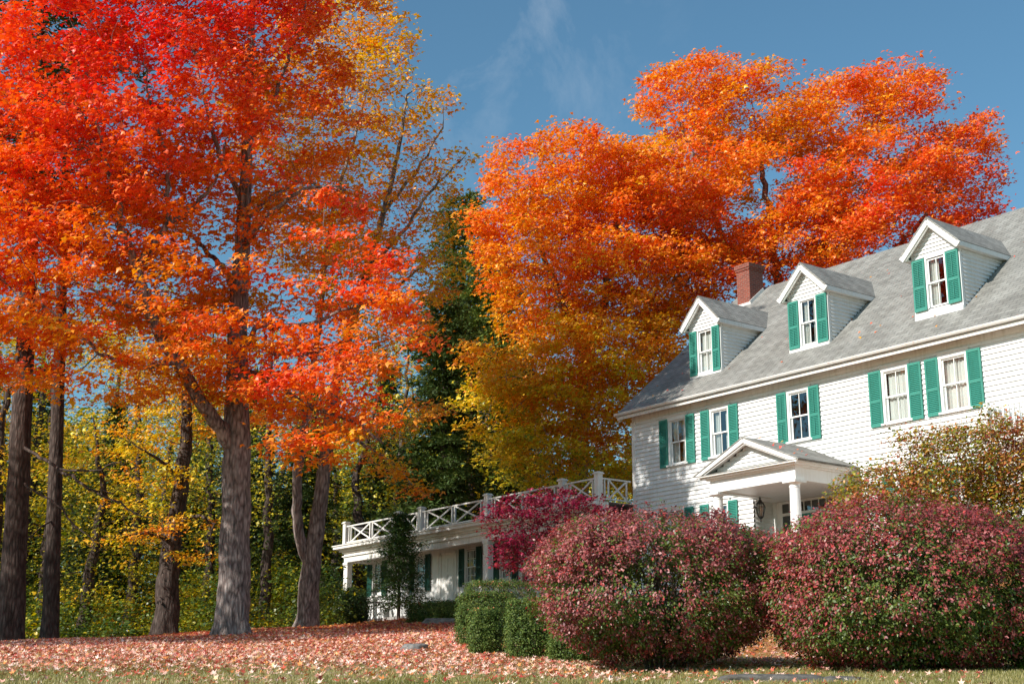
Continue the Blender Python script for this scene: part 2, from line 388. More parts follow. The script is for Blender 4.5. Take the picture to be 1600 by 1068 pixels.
def colonize(sk, att, step=.32, infl=3.0, kill=.5, iters=90, up=.08, rng=RNG):
    P = np.array(sk.P); n0 = len(P); par = list(sk.par)
    cap = n0+40000; buf = np.zeros((cap, 3)); buf[:n0] = P; n = n0
    # nearest node, in chunks
    nd = np.full(len(att), 1e9); ni = np.zeros(len(att), int)
    def upd(a, b):
        nonlocal nd, ni
        if b <= a: return
        for s0 in range(0, len(att), 4000):
            A = att[s0:s0+4000]; d = np.linalg.norm(A[:, None]-buf[None, a:b], axis=2); j = d.argmin(1); m_ = d[np.arange(len(A)), j]
            w = m_ < nd[s0:s0+4000]; nd[s0:s0+4000][w] = m_[w]; ni[s0:s0+4000][w] = j[w]+a
    upd(0, n); alive = nd > kill; stall = {}
    for it in range(iters):
        act = alive & (nd < infl*(1 if it > 3 else 1.6))
        if not act.any(): break
        idx = ni[act]; d = att[act]-buf[idx]; d /= np.linalg.norm(d, axis=1, keepdims=True)
        u, inv = np.unique(idx, return_inverse=True); acc = np.zeros((len(u), 3)); np.add.at(acc, inv, d)
        ln = np.linalg.norm(acc, axis=1, keepdims=True); acc = acc/(ln+1e-9) + rng.normal(0, .22, acc.shape); acc[:, 2] += up
        acc /= np.linalg.norm(acc, axis=1, keepdims=True)
        ok = np.array([stall.get(int(q), 0) < 3 for q in u]);
        for q in u: stall[int(q)] = stall.get(int(q), 0)+1
        u, acc = u[ok], acc[ok]
        if len(u) == 0 or n+len(u) >= cap: break
        buf[n:n+len(u)] = buf[u]+acc*step; par += [int(q) for q in u]; a0 = n; n += len(u); upd(a0, n); alive &= nd > kill
    sk.r += [0.0]*(n-n0); sk.P = [buf[i] for i in range(n)]; sk.par = par; sk.n0 = n0
def radii(sk, tip=.007, ex=2.35):
    n = len(sk.P); acc = np.zeros(n); r = np.zeros(n); ch = np.zeros(n, int)
    for i in range(n-1, -1, -1):
        r[i] = max(tip, acc[i]**(1/ex)); p = sk.par[i]
        if sk.r[i] > 0: r[i] = sk.r[i]
        if p >= 0: acc[p] += r[i]**ex; ch[p] += 1
    for i in range(n):
        p = sk.par[i]
        if p >= 0 and sk.r[i] == 0: r[i] = min(r[i], r[p]*.92)
    return r, ch
def tubes(sk, r, big=.12, minr=0.0, bark=.03, flare=None):
    """one skin of tapered tubes following the skeleton"""
    n = len(sk.P); P = np.array(sk.P); kids = [[] for _ in range(n)]
    for i, p in enumerate(sk.par):
        if p >= 0: kids[p].append(i)
    V, Fq = [], []; nv = 0
    starts = [(i, None) for i in range(n) if sk.par[i] < 0]
    while starts:
        i, frm = starts.pop(); chain = [] if frm is None else [frm]
        j = i
        while True:
            chain.append(j)
            if not kids[j]: break
            ks = sorted(kids[j], key=lambda q: -r[q]); [starts.append((q, j)) for q in ks[1:]]; j = ks[0]
        if len(chain) < 2: continue
        rr = np.array([r[q] for q in chain]);
        if frm is not None: rr[0] = min(rr[1]*1.15, rr[0])
        if rr.max() < minr: continue
        C = P[chain]; R = rr.max(); k = 28 if R > .25 else 14 if R > big else 7 if R > .03 else 4
        if k == 4 and len(chain) > 4: pass
        T = np.gradient(C, axis=0); T /= np.linalg.norm(T, axis=1, keepdims=True)+1e-9
        u = np.cross(T[0], (0, 1, 0) if abs(T[0][1]) < .9 else (1, 0, 0)); u /= np.linalg.norm(u); rings = []
        ang = np.arange(k)*2*math.pi/k
        for c, t, q in zip(C, T, rr):
            u = u - t*np.dot(u, t); u /= np.linalg.norm(u)+1e-9; w = np.cross(t, u)
            rad = np.full(k, q)
            if k >= 14:
                zz = c[2]
                rad = q*(1 + bark*(np.sin(ang*7+zz*1.3)+.7*np.sin(ang*11-zz*2.1+1)) + bark*.8*np.sin(ang*3+zz*3.3) + RNG.normal(0, bark*.35, k))
                if flare is not None:
                    h = max(0, zz-flare); f = math.exp(-h/.32); rad *= 1 + f*(.24+.22*np.sin(ang*5+.6)+.08*np.sin(ang*3)) + .05*math.exp(-h/1.2)
            rings.append(c + np.cos(ang)[:, None]*u*rad[:, None] + np.sin(ang)[:, None]*w*rad[:, None])
        V.append(np.concatenate(rings)); m_ = len(rings); a = np.arange(k)
        for q in range(m_-1): Fq.append(np.stack([nv+q*k+a, nv+q*k+(a+1)%k, nv+(q+1)*k+(a+1)%k, nv+(q+1)*k+a], 1))
        nv += m_*k
    return np.concatenate(V), np.concatenate(Fq)
def blob_pts(blobs, n, rng, hollow=.35, thin=.0, seed=3):
    vol = np.array([b[1]*b[2]*b[3] for b in blobs]); vol = vol/vol.sum(); out = []
    for b, v in zip(blobs, vol):
        m_ = max(4, int(n*v)); d = rng.normal(0, 1, (m_, 3)); d /= np.linalg.norm(d, axis=1, keepdims=True)
        rad = (hollow**3+(1-hollow**3)*rng.random(m_))**(1/3); out.append(np.array(b[0])+d*rad[:, None]*np.array(b[1:4]))
    P = np.concatenate(out)
    if thin > 0: P = P[snoise(P, .9, seed) > -1+thin*2*.5]
    return P
def clump(att, seed, cut=.0, sc=1.35, zs=1.9):
    """leaves gather in layered clumps with hollows between them"""
    return att[snoise(att*np.array([1, 1, zs]), sc, seed) + .35*snoise(att, .5, seed+1) > cut]
def foliage(T, per, rng, rad=.34, flat=.45, size=.14, tfun=None, upn=1.0, TV=MAPLE_V, TF=MAPLE_F, drop=0.0, jit=.10, colfun=None):
    n = len(T); k = rng.poisson(per*rng.uniform(.45, 1.5, n)); idx = np.repeat(np.arange(n), k)
    off = rng.normal(0, 1, (len(idx), 3))*np.array([rad, rad, rad*flat]); P = T[idx]+off
    P[:, 2] -= drop*np.abs(off[:, 0]**2+off[:, 1]**2)
    nr = rng.normal(0, .50, (len(idx), 3)) + np.array([0, 0, upn]) + SUN*.35
    ax = off*np.array([1, 1, .2]) + rng.normal(0, .25, (len(idx), 3)) + np.array([0, 0, -.12])
    # every spray has its own tint, every leaf a little of its own
    t = tfun(P, rng)[0:len(P)] + np.repeat(rng.normal(0, .06, n), k)
    col = pal(t, jit, rng) if colfun is None else colfun(P, rng)
    return leaves(P, nr, size*rng.uniform(.5, 1.38, len(P)), col, TV, TF, ax, rng)

def make_tree(name, loc, skeleton, att, tfun, label, cat='tree', group=None, per=34, size=.14, rad=.34, bark=None,
              kill=.55, step=.34, infl=3.2, flare=True, seed=1, keep=1.0, upn=1.0, twig=.007, kind=None, up=.08, flat=.45, rmax=.03):
    rng = np.random.default_rng(seed); base = np.array(loc, float)
    colonize(skeleton, att, step, infl, kill, rng=rng, up=up)
    r, ch = radii(skeleton, twig)
    V, Fc = tubes(skeleton, r, flare=base[2] if flare else None)
    root = empty(name, base); tag(root, label, cat, group, kind)
    link_mesh('trunk', fast_mesh('trunk', V-base, Fc, smooth=True), bark or M_BARK, root)
    P = np.array(skeleton.P); ends = np.where((r < rmax) & (np.arange(len(P)) >= skeleton.n0))[0]
    w = np.where(ch[ends] == 0, 1.0, .28*keep); ends = ends[rng.random(len(ends)) < w]
    leaf_obj('crown', [foliage(P[ends], per, rng, rad=rad, size=size, tfun=tfun, upn=upn, flat=flat)], root, M_LEAF, base)
    return root

# ================================================================== THE HOUSE
HB = 3.4
P0 = Wd(991, 760, 46.0); P0[2] = 0
def hloc(x, v, z): return P0 + HX*x + HY*v + np.array([0, 0, z])
house = empty('farmhouse', (P0[0], P0[1], HB), math.atan2(HX[1], HX[0]))
tag(house, 'white clapboard farmhouse with grey roof, three dormers and green shutters', 'house')
HO = (0, 0, HB)
def hb(mb, name, mats, parent=house): return mb.build(name, mats, parent, HO if parent is not None else (0,0,0))

def siding(mb, O, ex, en, z0, z1, lims, holes=(), ex_h=.138, lip=.042):
    O = np.array(O, float); ex = np.array(ex, float); en = np.array(en, float); Z = np.array([0, 0, 1.])
    n = int(math.ceil((z1-z0)/ex_h))
    for i in range(n):
        a, b = z0+i*ex_h, min(z1, z0+(i+1)*ex_h); mid = (a+b)/2
        l0, l1 = lims(mid); segs = [(l0, l1)] if l1 > l0+.02 else []
        for hx0, hx1, hz0, hz1 in holes:
            if hz0 < mid < hz1:
                ns = []
                for s0, s1 in segs:
                    if hx0 > s0: ns.append((s0, min(s1, hx0)))
                    if hx1 < s1: ns.append((max(s0, hx1), s1))
                segs = [q for q in ns if q[1]-q[0] > .01]
        for s0, s1 in segs:
            # boards butt at random joints with a hair of difference in seating
            cuts = [s0]; x = s0
            while x < s1: x += random.uniform(2.6, 4.4); cuts.append(min(x, s1))
            for c0, c1 in zip(cuts[:-1], cuts[1:]):
                if c1-c0 < .005: continue
                j = 0.0; lp = lip+j
                p = lambda s, z, o: O+ex*s+Z*z+en*o
                mb.face(p(c0, a, lp), p(c1, a, lp), p(c1, b, .004+j), p(c0, b, .004+j))
                mb.face(p(c0, a, -.004), p(c1, a, -.004), p(c1, a, lp), p(c0, a, lp))

def shutter_mesh(w, h, mid=.45, rod=False):
    m = MB(); t = .035; s = .052
    m.box(0, s, -t, 0, 0, h); m.box(w-s, w, -t, 0, 0, h); m.box(s, w-s, -t, 0, 0, .08); m.box(s, w-s, -t, 0, h-.07, h)
    zm = h*mid; m.box(s, w-s, -t, 0, zm-.035, zm+.035)
    for a, b in ((.08, zm-.035), (zm+.035, h-.07)):
        n = int((b-a)/.048); d = (b-a)/n
        for i in range(n):
            z = a+i*d; m.hexa([(s,-t+.004,z+.002),(w-s,-t+.004,z+.002),(w-s,-.006,z+d*.72),(s,-.006,z+d*.72),(s,-t+.004,z+.010),(w-s,-t+.004,z+.010),(w-s,-.006,z+d*.72+.008),(s,-.006,z+d*.72+.008)])
        if rod: m.box(w/2-.008, w/2+.008, -t-.012, -t-.001, a+.05, b-.05)
    m.box(s, w-s, -.004, -.001, .08, h-.07)
    return m.mesh('shutter')
SHM = {}
def shutter(x, v, z, w, h, parent, mt, label=None, rot=0, rod=False, mid=.45):
    k = (w, h, rod, mid, mt.name)
    if k not in SHM: SHM[k] = shutter_mesh(w, h, mid, rod)
    o = link_mesh('shutter', SHM[k], mt, parent); o.location = (x, v, z-HB); o.rotation_euler = (0, rot, 0)
    if label: o['label'] = label
    return o

def window(x0, x1, z0, z1, v, parent, cols=2, rows=1, curtain=None, sill=True, head=True, depth=.9, case=.10):
    """double-hung window in an opening x0..x1, z0..z1 of a wall whose face is at v (facing -v)"""
    m = MB(); c = case
    m.box(x0-c, x0, v-.045, v+.03, z0-.02, z1+.02); m.box(x1, x1+c, v-.045, v+.03, z0-.02, z1+.02)
    if head: m.box(x0-c-.03, x1+c+.03, v-.055, v+.03, z1+.02, z1+.15); m.box(x0-c-.06, x1+c+.06, v-.085, v+.03, z1+.15, z1+.185)
    else: m.box(x0-c, x1+c, v-.045, v+.03, z1+.02, z1+.07)
    if sill: m.box(x0-c-.05, x1+c+.05, v-.10, v+.03, z0-.075, z0-.02)
    o = hb(m, 'window', M_WHITE, parent)
    s = MB(); zm = (z0+z1)/2; fw = .045
    for a, b, y in ((z0, zm+.02, .035), (zm-.02, z1, .0)):
        y0, y1 = v+y, v+y+.03
        s.box(x0, x0+fw, y0, y1, a, b); s.box(x1-fw, x1, y0, y1, a, b)
        s.box(x0+fw, x1-fw, y0, y1, a, a+fw); s.box(x0+fw, x1-fw, y0, y1, b-fw*.8, b)
        for i in range(1, cols):
            xx = x0+(x1-x0)*i/cols; s.box(xx-.011, xx+.011, y0+.003, y1-.003, a+fw, b-fw*.8)
        for j in range(1, rows):
            zz = a+(b-a)*j/rows; s.box(x0+fw, x1-fw, y0+.004, y1-.004, zz-.010, zz+.010)
    hb(s, 'sash', M_WHITE, o)
    gl = MB(); gl.face((x0+fw, v+.05, z0+fw), (x1-fw, v+.05, z0+fw), (x1-fw, v+.05, zm), (x0+fw, v+.05, zm))
    gl.face((x0+fw, v+.016, zm), (x1-fw, v+.016, zm), (x1-fw, v+.016, z1-fw), (x0+fw, v+.016, z1-fw)); hb(gl, 'pane', M_GLASS, o)
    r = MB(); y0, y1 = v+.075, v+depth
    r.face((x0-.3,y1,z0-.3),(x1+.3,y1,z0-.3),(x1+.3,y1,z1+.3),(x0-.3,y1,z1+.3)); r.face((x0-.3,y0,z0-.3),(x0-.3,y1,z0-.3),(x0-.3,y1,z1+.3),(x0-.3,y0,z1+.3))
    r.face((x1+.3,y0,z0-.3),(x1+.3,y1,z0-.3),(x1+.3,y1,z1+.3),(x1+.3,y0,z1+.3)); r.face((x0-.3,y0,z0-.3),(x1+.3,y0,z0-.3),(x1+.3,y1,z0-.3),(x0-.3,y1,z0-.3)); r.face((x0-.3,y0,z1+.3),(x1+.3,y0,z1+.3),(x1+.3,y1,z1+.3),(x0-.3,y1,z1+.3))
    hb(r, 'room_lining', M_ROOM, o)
    if curtain:
        cm = MB(); W_ = x1-x0
        spans = {'full': [(x0, x1)], 'sides': [(x0, x0+W_*.33), (x1-W_*.33, x1)], 'left': [(x0, x0+W_*.5)], 'blind': [(x0, x1)]}[curtain]
        zlo = z0 if curtain != 'blind' else z0+.05
        for a, b in spans:
            n = 26
            for i in range(n):
                f = lambda q: v+.13+.022*math.sin(q*11+a*5)+.012*math.sin(q*23)
                xa, xb = a+(b-a)*i/n, a+(b-a)*(i+1)/n
                for zz0, zz1, am in ((zlo, (z0+z1)/2, 1.2), ((z0+z1)/2, z1, .8)):
                    cm.face((xa, v+.13+(f(i)-v-.13)*am, zz0), (xb, v+.13+(f(i+1)-v-.13)*am, zz0), (xb, f(i+1), zz1), (xa, f(i), zz1))
        hb(cm, 'curtain', M_CURT, o)
    return o

# --- second-floor and ground-floor windows of the facade: centre x, z0, z1, curtain
WZ0, WZ1 = 7.58, 8.98
up_w = [(2.13, .34, 'sides'), (4.01, .34, 'sides'), (7.21, .35, None), (10.68, .37, 'full'), (12.56, .37, 'full'), (16.6, .37, 'full')]
lo_w = [(1.98, .33), (3.86, .33), (10.9, .37), (12.9, .37), (16.6, .37)]
holes = []
for c, hw, cu in up_w: holes.append((c-hw-.05, c+hw+.05, WZ0-.02, WZ1+.02))
for c, hw in lo_w: holes.append((c-hw-.05, c+hw+.05, 4.7, 6.15))
holes.append((5.26, 9.3, 3.4, 6.10))
m = MB()
siding(m, (0,0,0), (1,0,0), (0,-1,0), 3.6, 9.30, lambda z: (.11, 19), holes)
siding(m, (5.26, 0, 0), (0,1,0), (1,0,0), 3.6, 6.10, lambda z: (0, .85))         # reveal of the recessed entrance
RK = .85
def roofz(v): return 9.55 + RK*(v+.4)
def roofv(z): return (z-9.55)/RK - .4
RV = 5.7; RZ = roofz(RV)
for xx, e in ((0, -1), (19, 1)):
    siding(m, (xx, 0, 0), (0,1,0), (e,0,0), 3.6, RZ-.2, lambda z: (max(0.11, roofv(z+.12)), min(11.3, 2*RV-roofv(z+.12))))
siding(m, (0, 11.4, 0), (1,0,0), (0,1,0), 3.6, 9.3, lambda z: (.11, 19))
m.face((0.3,.3,9.3),(18.7,.3,9.3),(18.7,11,9.3),(.3,11,9.3))
hb(m, 'wall', M_SIDING)
m = MB()
for x0, x1, y0, y1 in ((-.035,.115,-.035,.02),(-.036,0,.02,.12),(18.88,19.03,-.035,.02)): m.box(x0, x1, y0, y1, 3.6, 9.1)
m.box(-.05,.13,-.05,.02,9.1,9.22); m.box(0, 19, -.04, .015, 9.225, 9.5)                          # frieze
hb(m, 'corner_board', M_TRIM)
m = MB(); m.box(-.01, 19.01, -.01, 11.4, 2.2, 3.6); hb(m, 'foundation', M_CONC)

# roof: slab with thickness, eave boxed in
m = MB(); x0, x1 = -.3, 19.4; t = .10
def slab(m, a, b, c, d, t):
    q = [np.array(p, float) for p in (a, b, c, d)]; nn = np.cross(q[1]-q[0], q[3]-q[0]); nn /= np.linalg.norm(nn)
    m.hexa([p-nn*t for p in q]+q)
slab(m, (x0,-.5,roofz(-.5)), (x1,-.5,roofz(-.5)), (x1,RV,RZ), (x0,RV,RZ), t)
slab(m, (x0,RV,RZ), (x1,RV,RZ), (x1,11.9,roofz(-.5)), (x0,11.9,roofz(-.5)), t)
hb(m, 'roof', M_ROOF)
m = MB()
m.box(-.27, 19.3, -.42, -.05, 9.40, 9.425)                                      # soffit
m.box(-.27, 19.3, -.445, -.42, 9.30, 9.50)                                     # fascia
for e in (-.27, 19.3):
    m.beam((e,-.42,roofz(-.42)-.22), (e,RV,RZ-.22), .05, .22, (0,0,1)); m.beam((e,RV,RZ-.22), (e,11.8,roofz(-.42)-.22), .05, .22)
m.beam((-.10,-.05,9.50),(-.10,RV,RZ-.17),.30,.03)
hb(m, 'eave_trim', M_TRIM)
# gutter: half-round trough
m = MB(); n = 8
for i in range(n):
    a0, a1 = math.pi+math.pi*i/n, math.pi+math.pi*(i+1)/n
    p = lambda a, r: (-.51+r*math.cos(a), 9.475+r*math.sin(a))
    for r in (.062, .055):
        (ya, za), (yb, zb) = p(a0, r), p(a1, r); m.face((-.3,ya,za),(19.3,ya,za),(19.3,yb,zb),(-.3,yb,zb))
m.box(-.3, 19.3, -.585, -.560, 9.472, 9.492); m.box(-.303,-.29,-.572,-.449,9.41,9.476)
hb(m, 'gutter', M_WHITE)

for i, (c, hw, cu) in enumerate(up_w):
    window(c-hw, c+hw, WZ0, WZ1, 0, house, curtain=cu)
    sw = .38 if i < 3 else .42
    for s in (0, 1):
        x = c-hw-.08-sw if s == 0 else c+hw+.08
        lb = None
        shutter(x, -.05, 7.5, sw, 1.56, house, M_TEAL, lb, rot=random.uniform(-.006, .006), rod=(i == 2), mid=.45)
for i, (c, hw) in enumerate(lo_w):
    window(c-hw, c+hw, 4.72, 6.05, 0, house, curtain='sides')
    for s in (0, 1): shutter(c-hw-.08-.38 if s == 0 else c+hw+.08, -.05, 4.65, .38, 1.48, house, M_TEAL)

# --- dormers
def dormer(c, w, dz, vf=.65):
    hw = w/2; ze = 12.14+dz; zr = 13.06+dz; ov = .20; fr = .26; sl = (zr-ze)/(hw+ov)
    zt = zr - sl*hw - .10            # top of side wall
    m = MB(); z00 = roofz(vf)-.02
    zs = 10.52+dz
    siding(m, (c, vf, 0), (1,0,0), (0,-1,0), z00, zr-.14, lambda z: (-min(hw-.06, (zr-.10-z)/sl), min(hw-.06, (zr-.10-z)/sl)), [(-.32,.32,zs,zs+1.44)], ex_h=.115)
    for s in (-1, 1):
        siding(m, (c+s*hw, 0, 0), (0,1,0), (s,0,0), z00-.1, zt+.06, lambda z: (vf+.07, roofv(z)+.03), ex_h=.115)
    o = hb(m, 'dormer', M_SIDING)
    r = MB(); vb = lambda z: roofv(z)+.04; t = .05; xe = hw+ov; v0 = vf-fr
    for s in (-1, 1):
        a, b, cc, d = (c+s*xe, v0-.03, ze), (c, v0-.03, zr), (c, vb(zr), zr), (c+s*xe, vb(ze), ze)
        slab(r, *( (a, b, cc, d) if s < 0 else (b, a, d, cc) ), t)
    hb(r, 'dormer_roof', M_ROOFS, o)
    tr = MB()
    for s in (-1, 1):
        # raking cornice, soffit, side fascia and corner boards
        tr.beam((c+s*(xe-.02), v0, ze-.13), (c+s*.0, v0, zr-.13), .05, .17); tr.beam((c+s*(xe-.1), v0+.05, ze-.13), (c+s*.0, v0+.05, zr-.21), .05, .12)
        tr.beam((c+s*(hw+.09), v0+.12, ze-.02), (c+s*.0, v0+.12, zr-.115), .26, .03, (0,0,1))
        tr.box(*sorted((c+s*(xe-.01), c+s*(xe-.05))), v0+.03, vb(ze)-.06, ze-.15, ze-.015)
        tr.box(*sorted((c+s*(xe-.05), c+s*(hw+.03))), v0+.03, vb(ze-.15)-.02, ze-.14, ze-.11)
        tr.box(*sorted((c+s*(hw+.026), c+s*(hw-.07))), vf-.03, vf+.07, z00-.12, zt+.04)
    tr.box(c-hw-.02, c+hw+.02, vf-.06, vf+.02, z00-.03, z00+.10)
    hb(tr, 'dormer_trim', M_WHITE, o)
    wn = window(c-.29, c+.29, zs+.03, zs+1.40, vf, o, curtain='left' if c > 11 else 'full' if c < 5 else 'sides', head=False, sill=False, depth=.7, case=.05)
    sw = hw-.29-.065
    for s in (0, 1): shutter(c-hw+.005 if s == 0 else c+.355, vf-.05, zs-.03, round(sw, 2), 1.48, o, M_TEAL, rod=True, rot=random.uniform(-.004, .004))
    return o
# flattening keeps windows of dormers at thing > part > sub-part
def reparent(o):
    for w_ in [q for q in bpy.data.objects if q.parent == o and q.name.startswith('window')]:
        for ch in [q for q in bpy.data.objects if q.parent == w_]:
            ch.parent = o
for c, w, dz in ((2.86, 1.36, -.03), (7.20, 1.50, 0), (11.80, 1.52, .14)): reparent(dormer(c, w, dz))

# --- chimney
m = MB(); cz = 13.2
m.box(.48, 1.10, 4.75, 5.45, cz, 15.22); m.box(.45, 1.13, 4.72, 5.48, 15.22, 15.30); m.box(.42, 1.16, 4.69, 5.51, 15.30, 15.46)
hb(m, 'chimney', M_BRICK)
m = MB(); m.box(.46, 1.12, 4.725, 4.75, roofz(4.72), roofz(4.72)+.10); m.beam((1.115, 4.73, roofz(4.73)+.06), (1.115, 5.45, roofz(5.45)+.06), .03, .12); hb(m, 'chimney_flashing', M_TRIM)

# --- entrance porch
PV = -2.25
porch = MB()
porch.box(5.70, 8.90, PV, PV+.26, 5.99, 6.34); porch.box(5.70, 5.96, PV+.26, -.03, 5.99, 6.34); porch.box(8.64, 8.90, PV+.26, -.03, 5.99, 6.34)
porch.box(5.62, 8.98, PV-.08, -.03, 6.34, 6.38); porch.box(5.50, 9.10, PV-.20, -.03, 6.38, 6.42); porch.box(5.42, 9.18, PV-.28, -.03, 6.42, 6.47)
porch.box(5.97, 8.63, PV+.27, .84, 6.02, 6.05)                                                # ceiling
porch.box(5.27, 5.97, .02, .84, 6.02, 6.05); porch.box(8.63, 9.3, .02, .84, 6.02, 6.05)
cx, ze, zr, xe = 7.30, 6.50, 7.36, 1.98
for s in (-1, 1):
    porch.beam((cx+s*(xe-.06), PV-.26, ze-.05), (cx, PV-.26, zr-.10), .05, .13); porch.beam((cx+s*(xe-.2), PV-.20, ze-.06), (cx, PV-.20, zr-.17), .08, .08)
    porch.beam((cx+s*(xe-.24), PV-.10, ze-.01), (cx, PV-.10, zr-.09), .30, .03)
po = hb(porch, 'porch_entablature', M_WHITE)
m = MB(); siding(m, (cx, PV+.06, 0), (1,0,0), (0,-1,0), 6.47, zr-.14, lambda z: (-(zr-.12-z)/.45, (zr-.12-z)/.45), ex_h=.115); hb(m, 'tympanum', M_SIDING, po)
m = MB(); x_e = xe+.02
for s in (-1, 1):
    a, b, cc, d = (cx+s*x_e, PV-.30, ze-.01), (cx, PV-.30, zr), (cx, -.02, zr), (cx+s*x_e, -.02, ze-.01)
    slab(m, *((a, b, cc, d) if s < 0 else (b, a, d, cc)), .035)
slab(m, (cx-xe+.02, PV-.30, ze-.025), (cx+xe-.02, PV-.30, ze-.025), (cx+xe-.3, PV+.05, ze+.035), (cx-xe+.3, PV+.05, ze+.035), .02)
hb(m, 'porch_roof', M_ROOFS, po)
for x in (5.86, 8.74):
    m = MB(); c0 = (x, PV+.13, 3.6)
    m.lathe(c0, [(.19,0),(.19,.08),(.165,.12),(.16,.4),(.155,1.2),(.138,2.18),(.15,2.20),(.15,2.235),(.138,2.25),(.138,2.27),(.19,2.32)], 24)
    m.box(x-.23, x+.23, PV+.13-.23, PV+.13+.23, 5.92, 5.988); hb(m, 'porch_column', M_WHITE)
m = MB(); m.box(5.1, 9.5, PV-.1, .85, 3.45, 3.6); m.box(5.6, 9.0, PV-.5, PV-.1, 3.3, 3.45); hb(m, 'porch_floor', M_GRANITE)
# recessed doorway
m = MB(); V9 = .85
m.box(5.27, 5.42, V9-.06, V9, 3.6, 6.02); m.box(7.78, 7.95, V9-.06, V9, 3.6, 6.02); m.box(5.42, 7.78, V9-.07, V9, 6.36-.34+.0, 6.05)
m.box(5.30, 9.3, V9+.002, V9+.02, 6.04, 6.12); m.box(7.95, 9.3, V9-.01, V9+.02, 3.6, 6.02)
m.box(5.42, 5.62, V9-.03, V9, 3.6, 6.02); m.box(7.60, 7.78, V9-.03, V9, 3.6, 6.02); m.box(5.62, 7.60, V9-.05, V9, 5.58, 5.66); m.box(5.62, 7.60, V9-.04, V9, 5.94, 6.02)
for x in (5.98, 7.16): m.box(x, x+.10, V9-.04, V9, 3.6, 5.58)
for i in range(1, 7): x = 5.62+1.98*i/7; m.box(x-.012, x+.012, V9-.025, V9-.005, 5.66, 5.94)
for x0, x1 in ((5.62, 5.98), (7.26, 7.60)):
    for z in (4.6, 5.1): m.box(x0, x1, V9-.02, V9-.005, z-.01, z+.01)
    m.box(x0, x1, V9-.03, V9-.002, 3.6, 4.2)
df = hb(m, 'door_frame', M_WHITE)
m = MB(); m.face((5.62,V9-.012,5.66),(7.60,V9-.012,5.66),(7.60,V9-.012,5.94),(5.62,V9-.012,5.94))
for x0, x1 in ((5.62, 5.98), (7.26, 7.60)): m.face((x0,V9-.011,4.2),(x1,V9-.011,4.2),(x1,V9-.011,5.58),(x0,V9-.011,5.58))
hb(m, 'transom_pane', M_GLASS, df)
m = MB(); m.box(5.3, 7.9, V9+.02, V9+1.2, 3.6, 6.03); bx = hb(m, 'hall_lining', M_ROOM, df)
m = MB(); m.box(6.085, 7.155, V9-.03, V9+.015, 3.6, 5.575)
for x in (6.2, 6.68):
    for z0, z1 in ((3.75, 4.3), (4.4, 4.95), (5.05, 5.45)): m.box(x, x+.36, V9-.04, V9-.031, z0, z1)
hb(m, 'front_door', M_TEAL)

# --- right-hand porch with a small railed balcony (mostly behind the shrubs)
m = MB(); m.box(14.45, 19.0, -1.65, -.03, 6.15, 6.40); m.box(14.35, 19.1, -1.75, -.03, 6.40, 6.46)
for x in (14.6, 16.7, 18.8): m.box(x-.09, x+.09, -1.6, -1.42, 3.5, 6.15)
bp = hb(m, 'side_porch', M_WHITE)
m = MB()
m.box(14.45, 19, -1.6, -1.53, 7.07, 7.12); m.box(14.45, 19, -1.59, -1.54, 6.53, 6.57); m.box(14.45, 14.5, -1.53, -.05, 7.07, 7.12); m.box(14.45, 14.5, -1.53, -.05, 6.53, 6.57)
for x in (14.42, 16.6, 18.8): m.box(x, x+.12, -1.63, -1.51, 6.46, 7.2)
x = 14.62
while x < 18.8:
    m.box(x, x+.045, -1.585, -1.545, 6.57, 7.07); x += .14
y = -1.42
while y < -.1: m.box(14.455, 14.495, y, y+.045, 6.57, 7.07); y += .14
hb(m, 'balcony_railing', M_WHITE, bp)

# ================================================================== THE LOW WING (part of the same building)
WX0, WX1, WV = -16.05, 0.0, -1.45
m = MB()
whole = []; ww = [(-16.05, .36, 1), (-11.95-.72, .36, 1), (-9.42-.12, .36, 1), (-7.75, .36, 1), (-5.6, .36, 1), (-3.0, .36, 1)]
WW = [(-15.72, 'a'), (-12.55, 'b'), (-9.15, 'c'), (-6.95, 'd'), (-4.3, 'e'), (-2.0, 'f')]
for c, _ in WW: whole.append((c-.38, c+.38, 4.50, 5.86))
whole.append((-11.13, -10.13, 3.4, 5.85))
siding(m, (0,0,0), (1,0,0), (0,-1,0), 3.45, 6.0, lambda z: (-16.45, -.04), whole, ex_h=.30, lip=.012)
for e, xx in ((-1, -16.5),): siding(m, (xx, 0, 0), (0,1,0), (e,0,0), 3.45, 6.35, lambda z: (0, 5.2), ex_h=.14)
m.face((-16.5, 5.2, 3.45), (0, 5.2, 3.45), (0, 5.2, 6.35), (-16.5, 5.2, 6.35))
wingw = hb(m, 'wing_wall', M_SIDING)
m = MB(); m.box(-16.52, -16.38, -.03, .02, 3.45, 5.9)
for x in (-14.2, -11.35, -9.95, -7.9, -5.7): m.box(x-.06, x+.06, -.03, .01, 3.45, 5.9)
m.box(-16.5, 0, -.02, .012, 5.9, 6.05); hb(m, 'wing_trim', M_TRIM)
m = MB(); m.box(-16.6, 0, -1.5, 5.2, 2.9, 3.44); hb(m, 'wing_base', M_CONC)
m = MB()
m.box(WX0, .0, WV, WV+.24, 5.80, 6.16); m.box(WX0, WX0+.24, WV+.24, 0, 5.80, 6.16)
m.box(-16.5, -.02, WV+.24, -.03, 6.03, 6.06)
m.box(WX0-.08, .02, WV-.06, WV+.3, 6.02, 6.07)
for o_, z0, z1 in ((.07, 6.16, 6.22), (.16, 6.22, 6.30), (.24, 6.30, 6.33), (.34, 6.33, 6.44), (.38, 6.44, 6.48)):
    m.box(WX0-o_, 0.02, WV-o_, WV+.3, z0, z1); m.box(WX0-o_, WX0+.3, WV+.3, 5.2, z0, z1)
went = hb(m, 'wing_entablature', M_TRIM)
m = MB(); m.box(WX0-.30, .0, WV-.30, 5.25, 6.482, 6.50); hb(m, 'wing_roof', M_CONC)
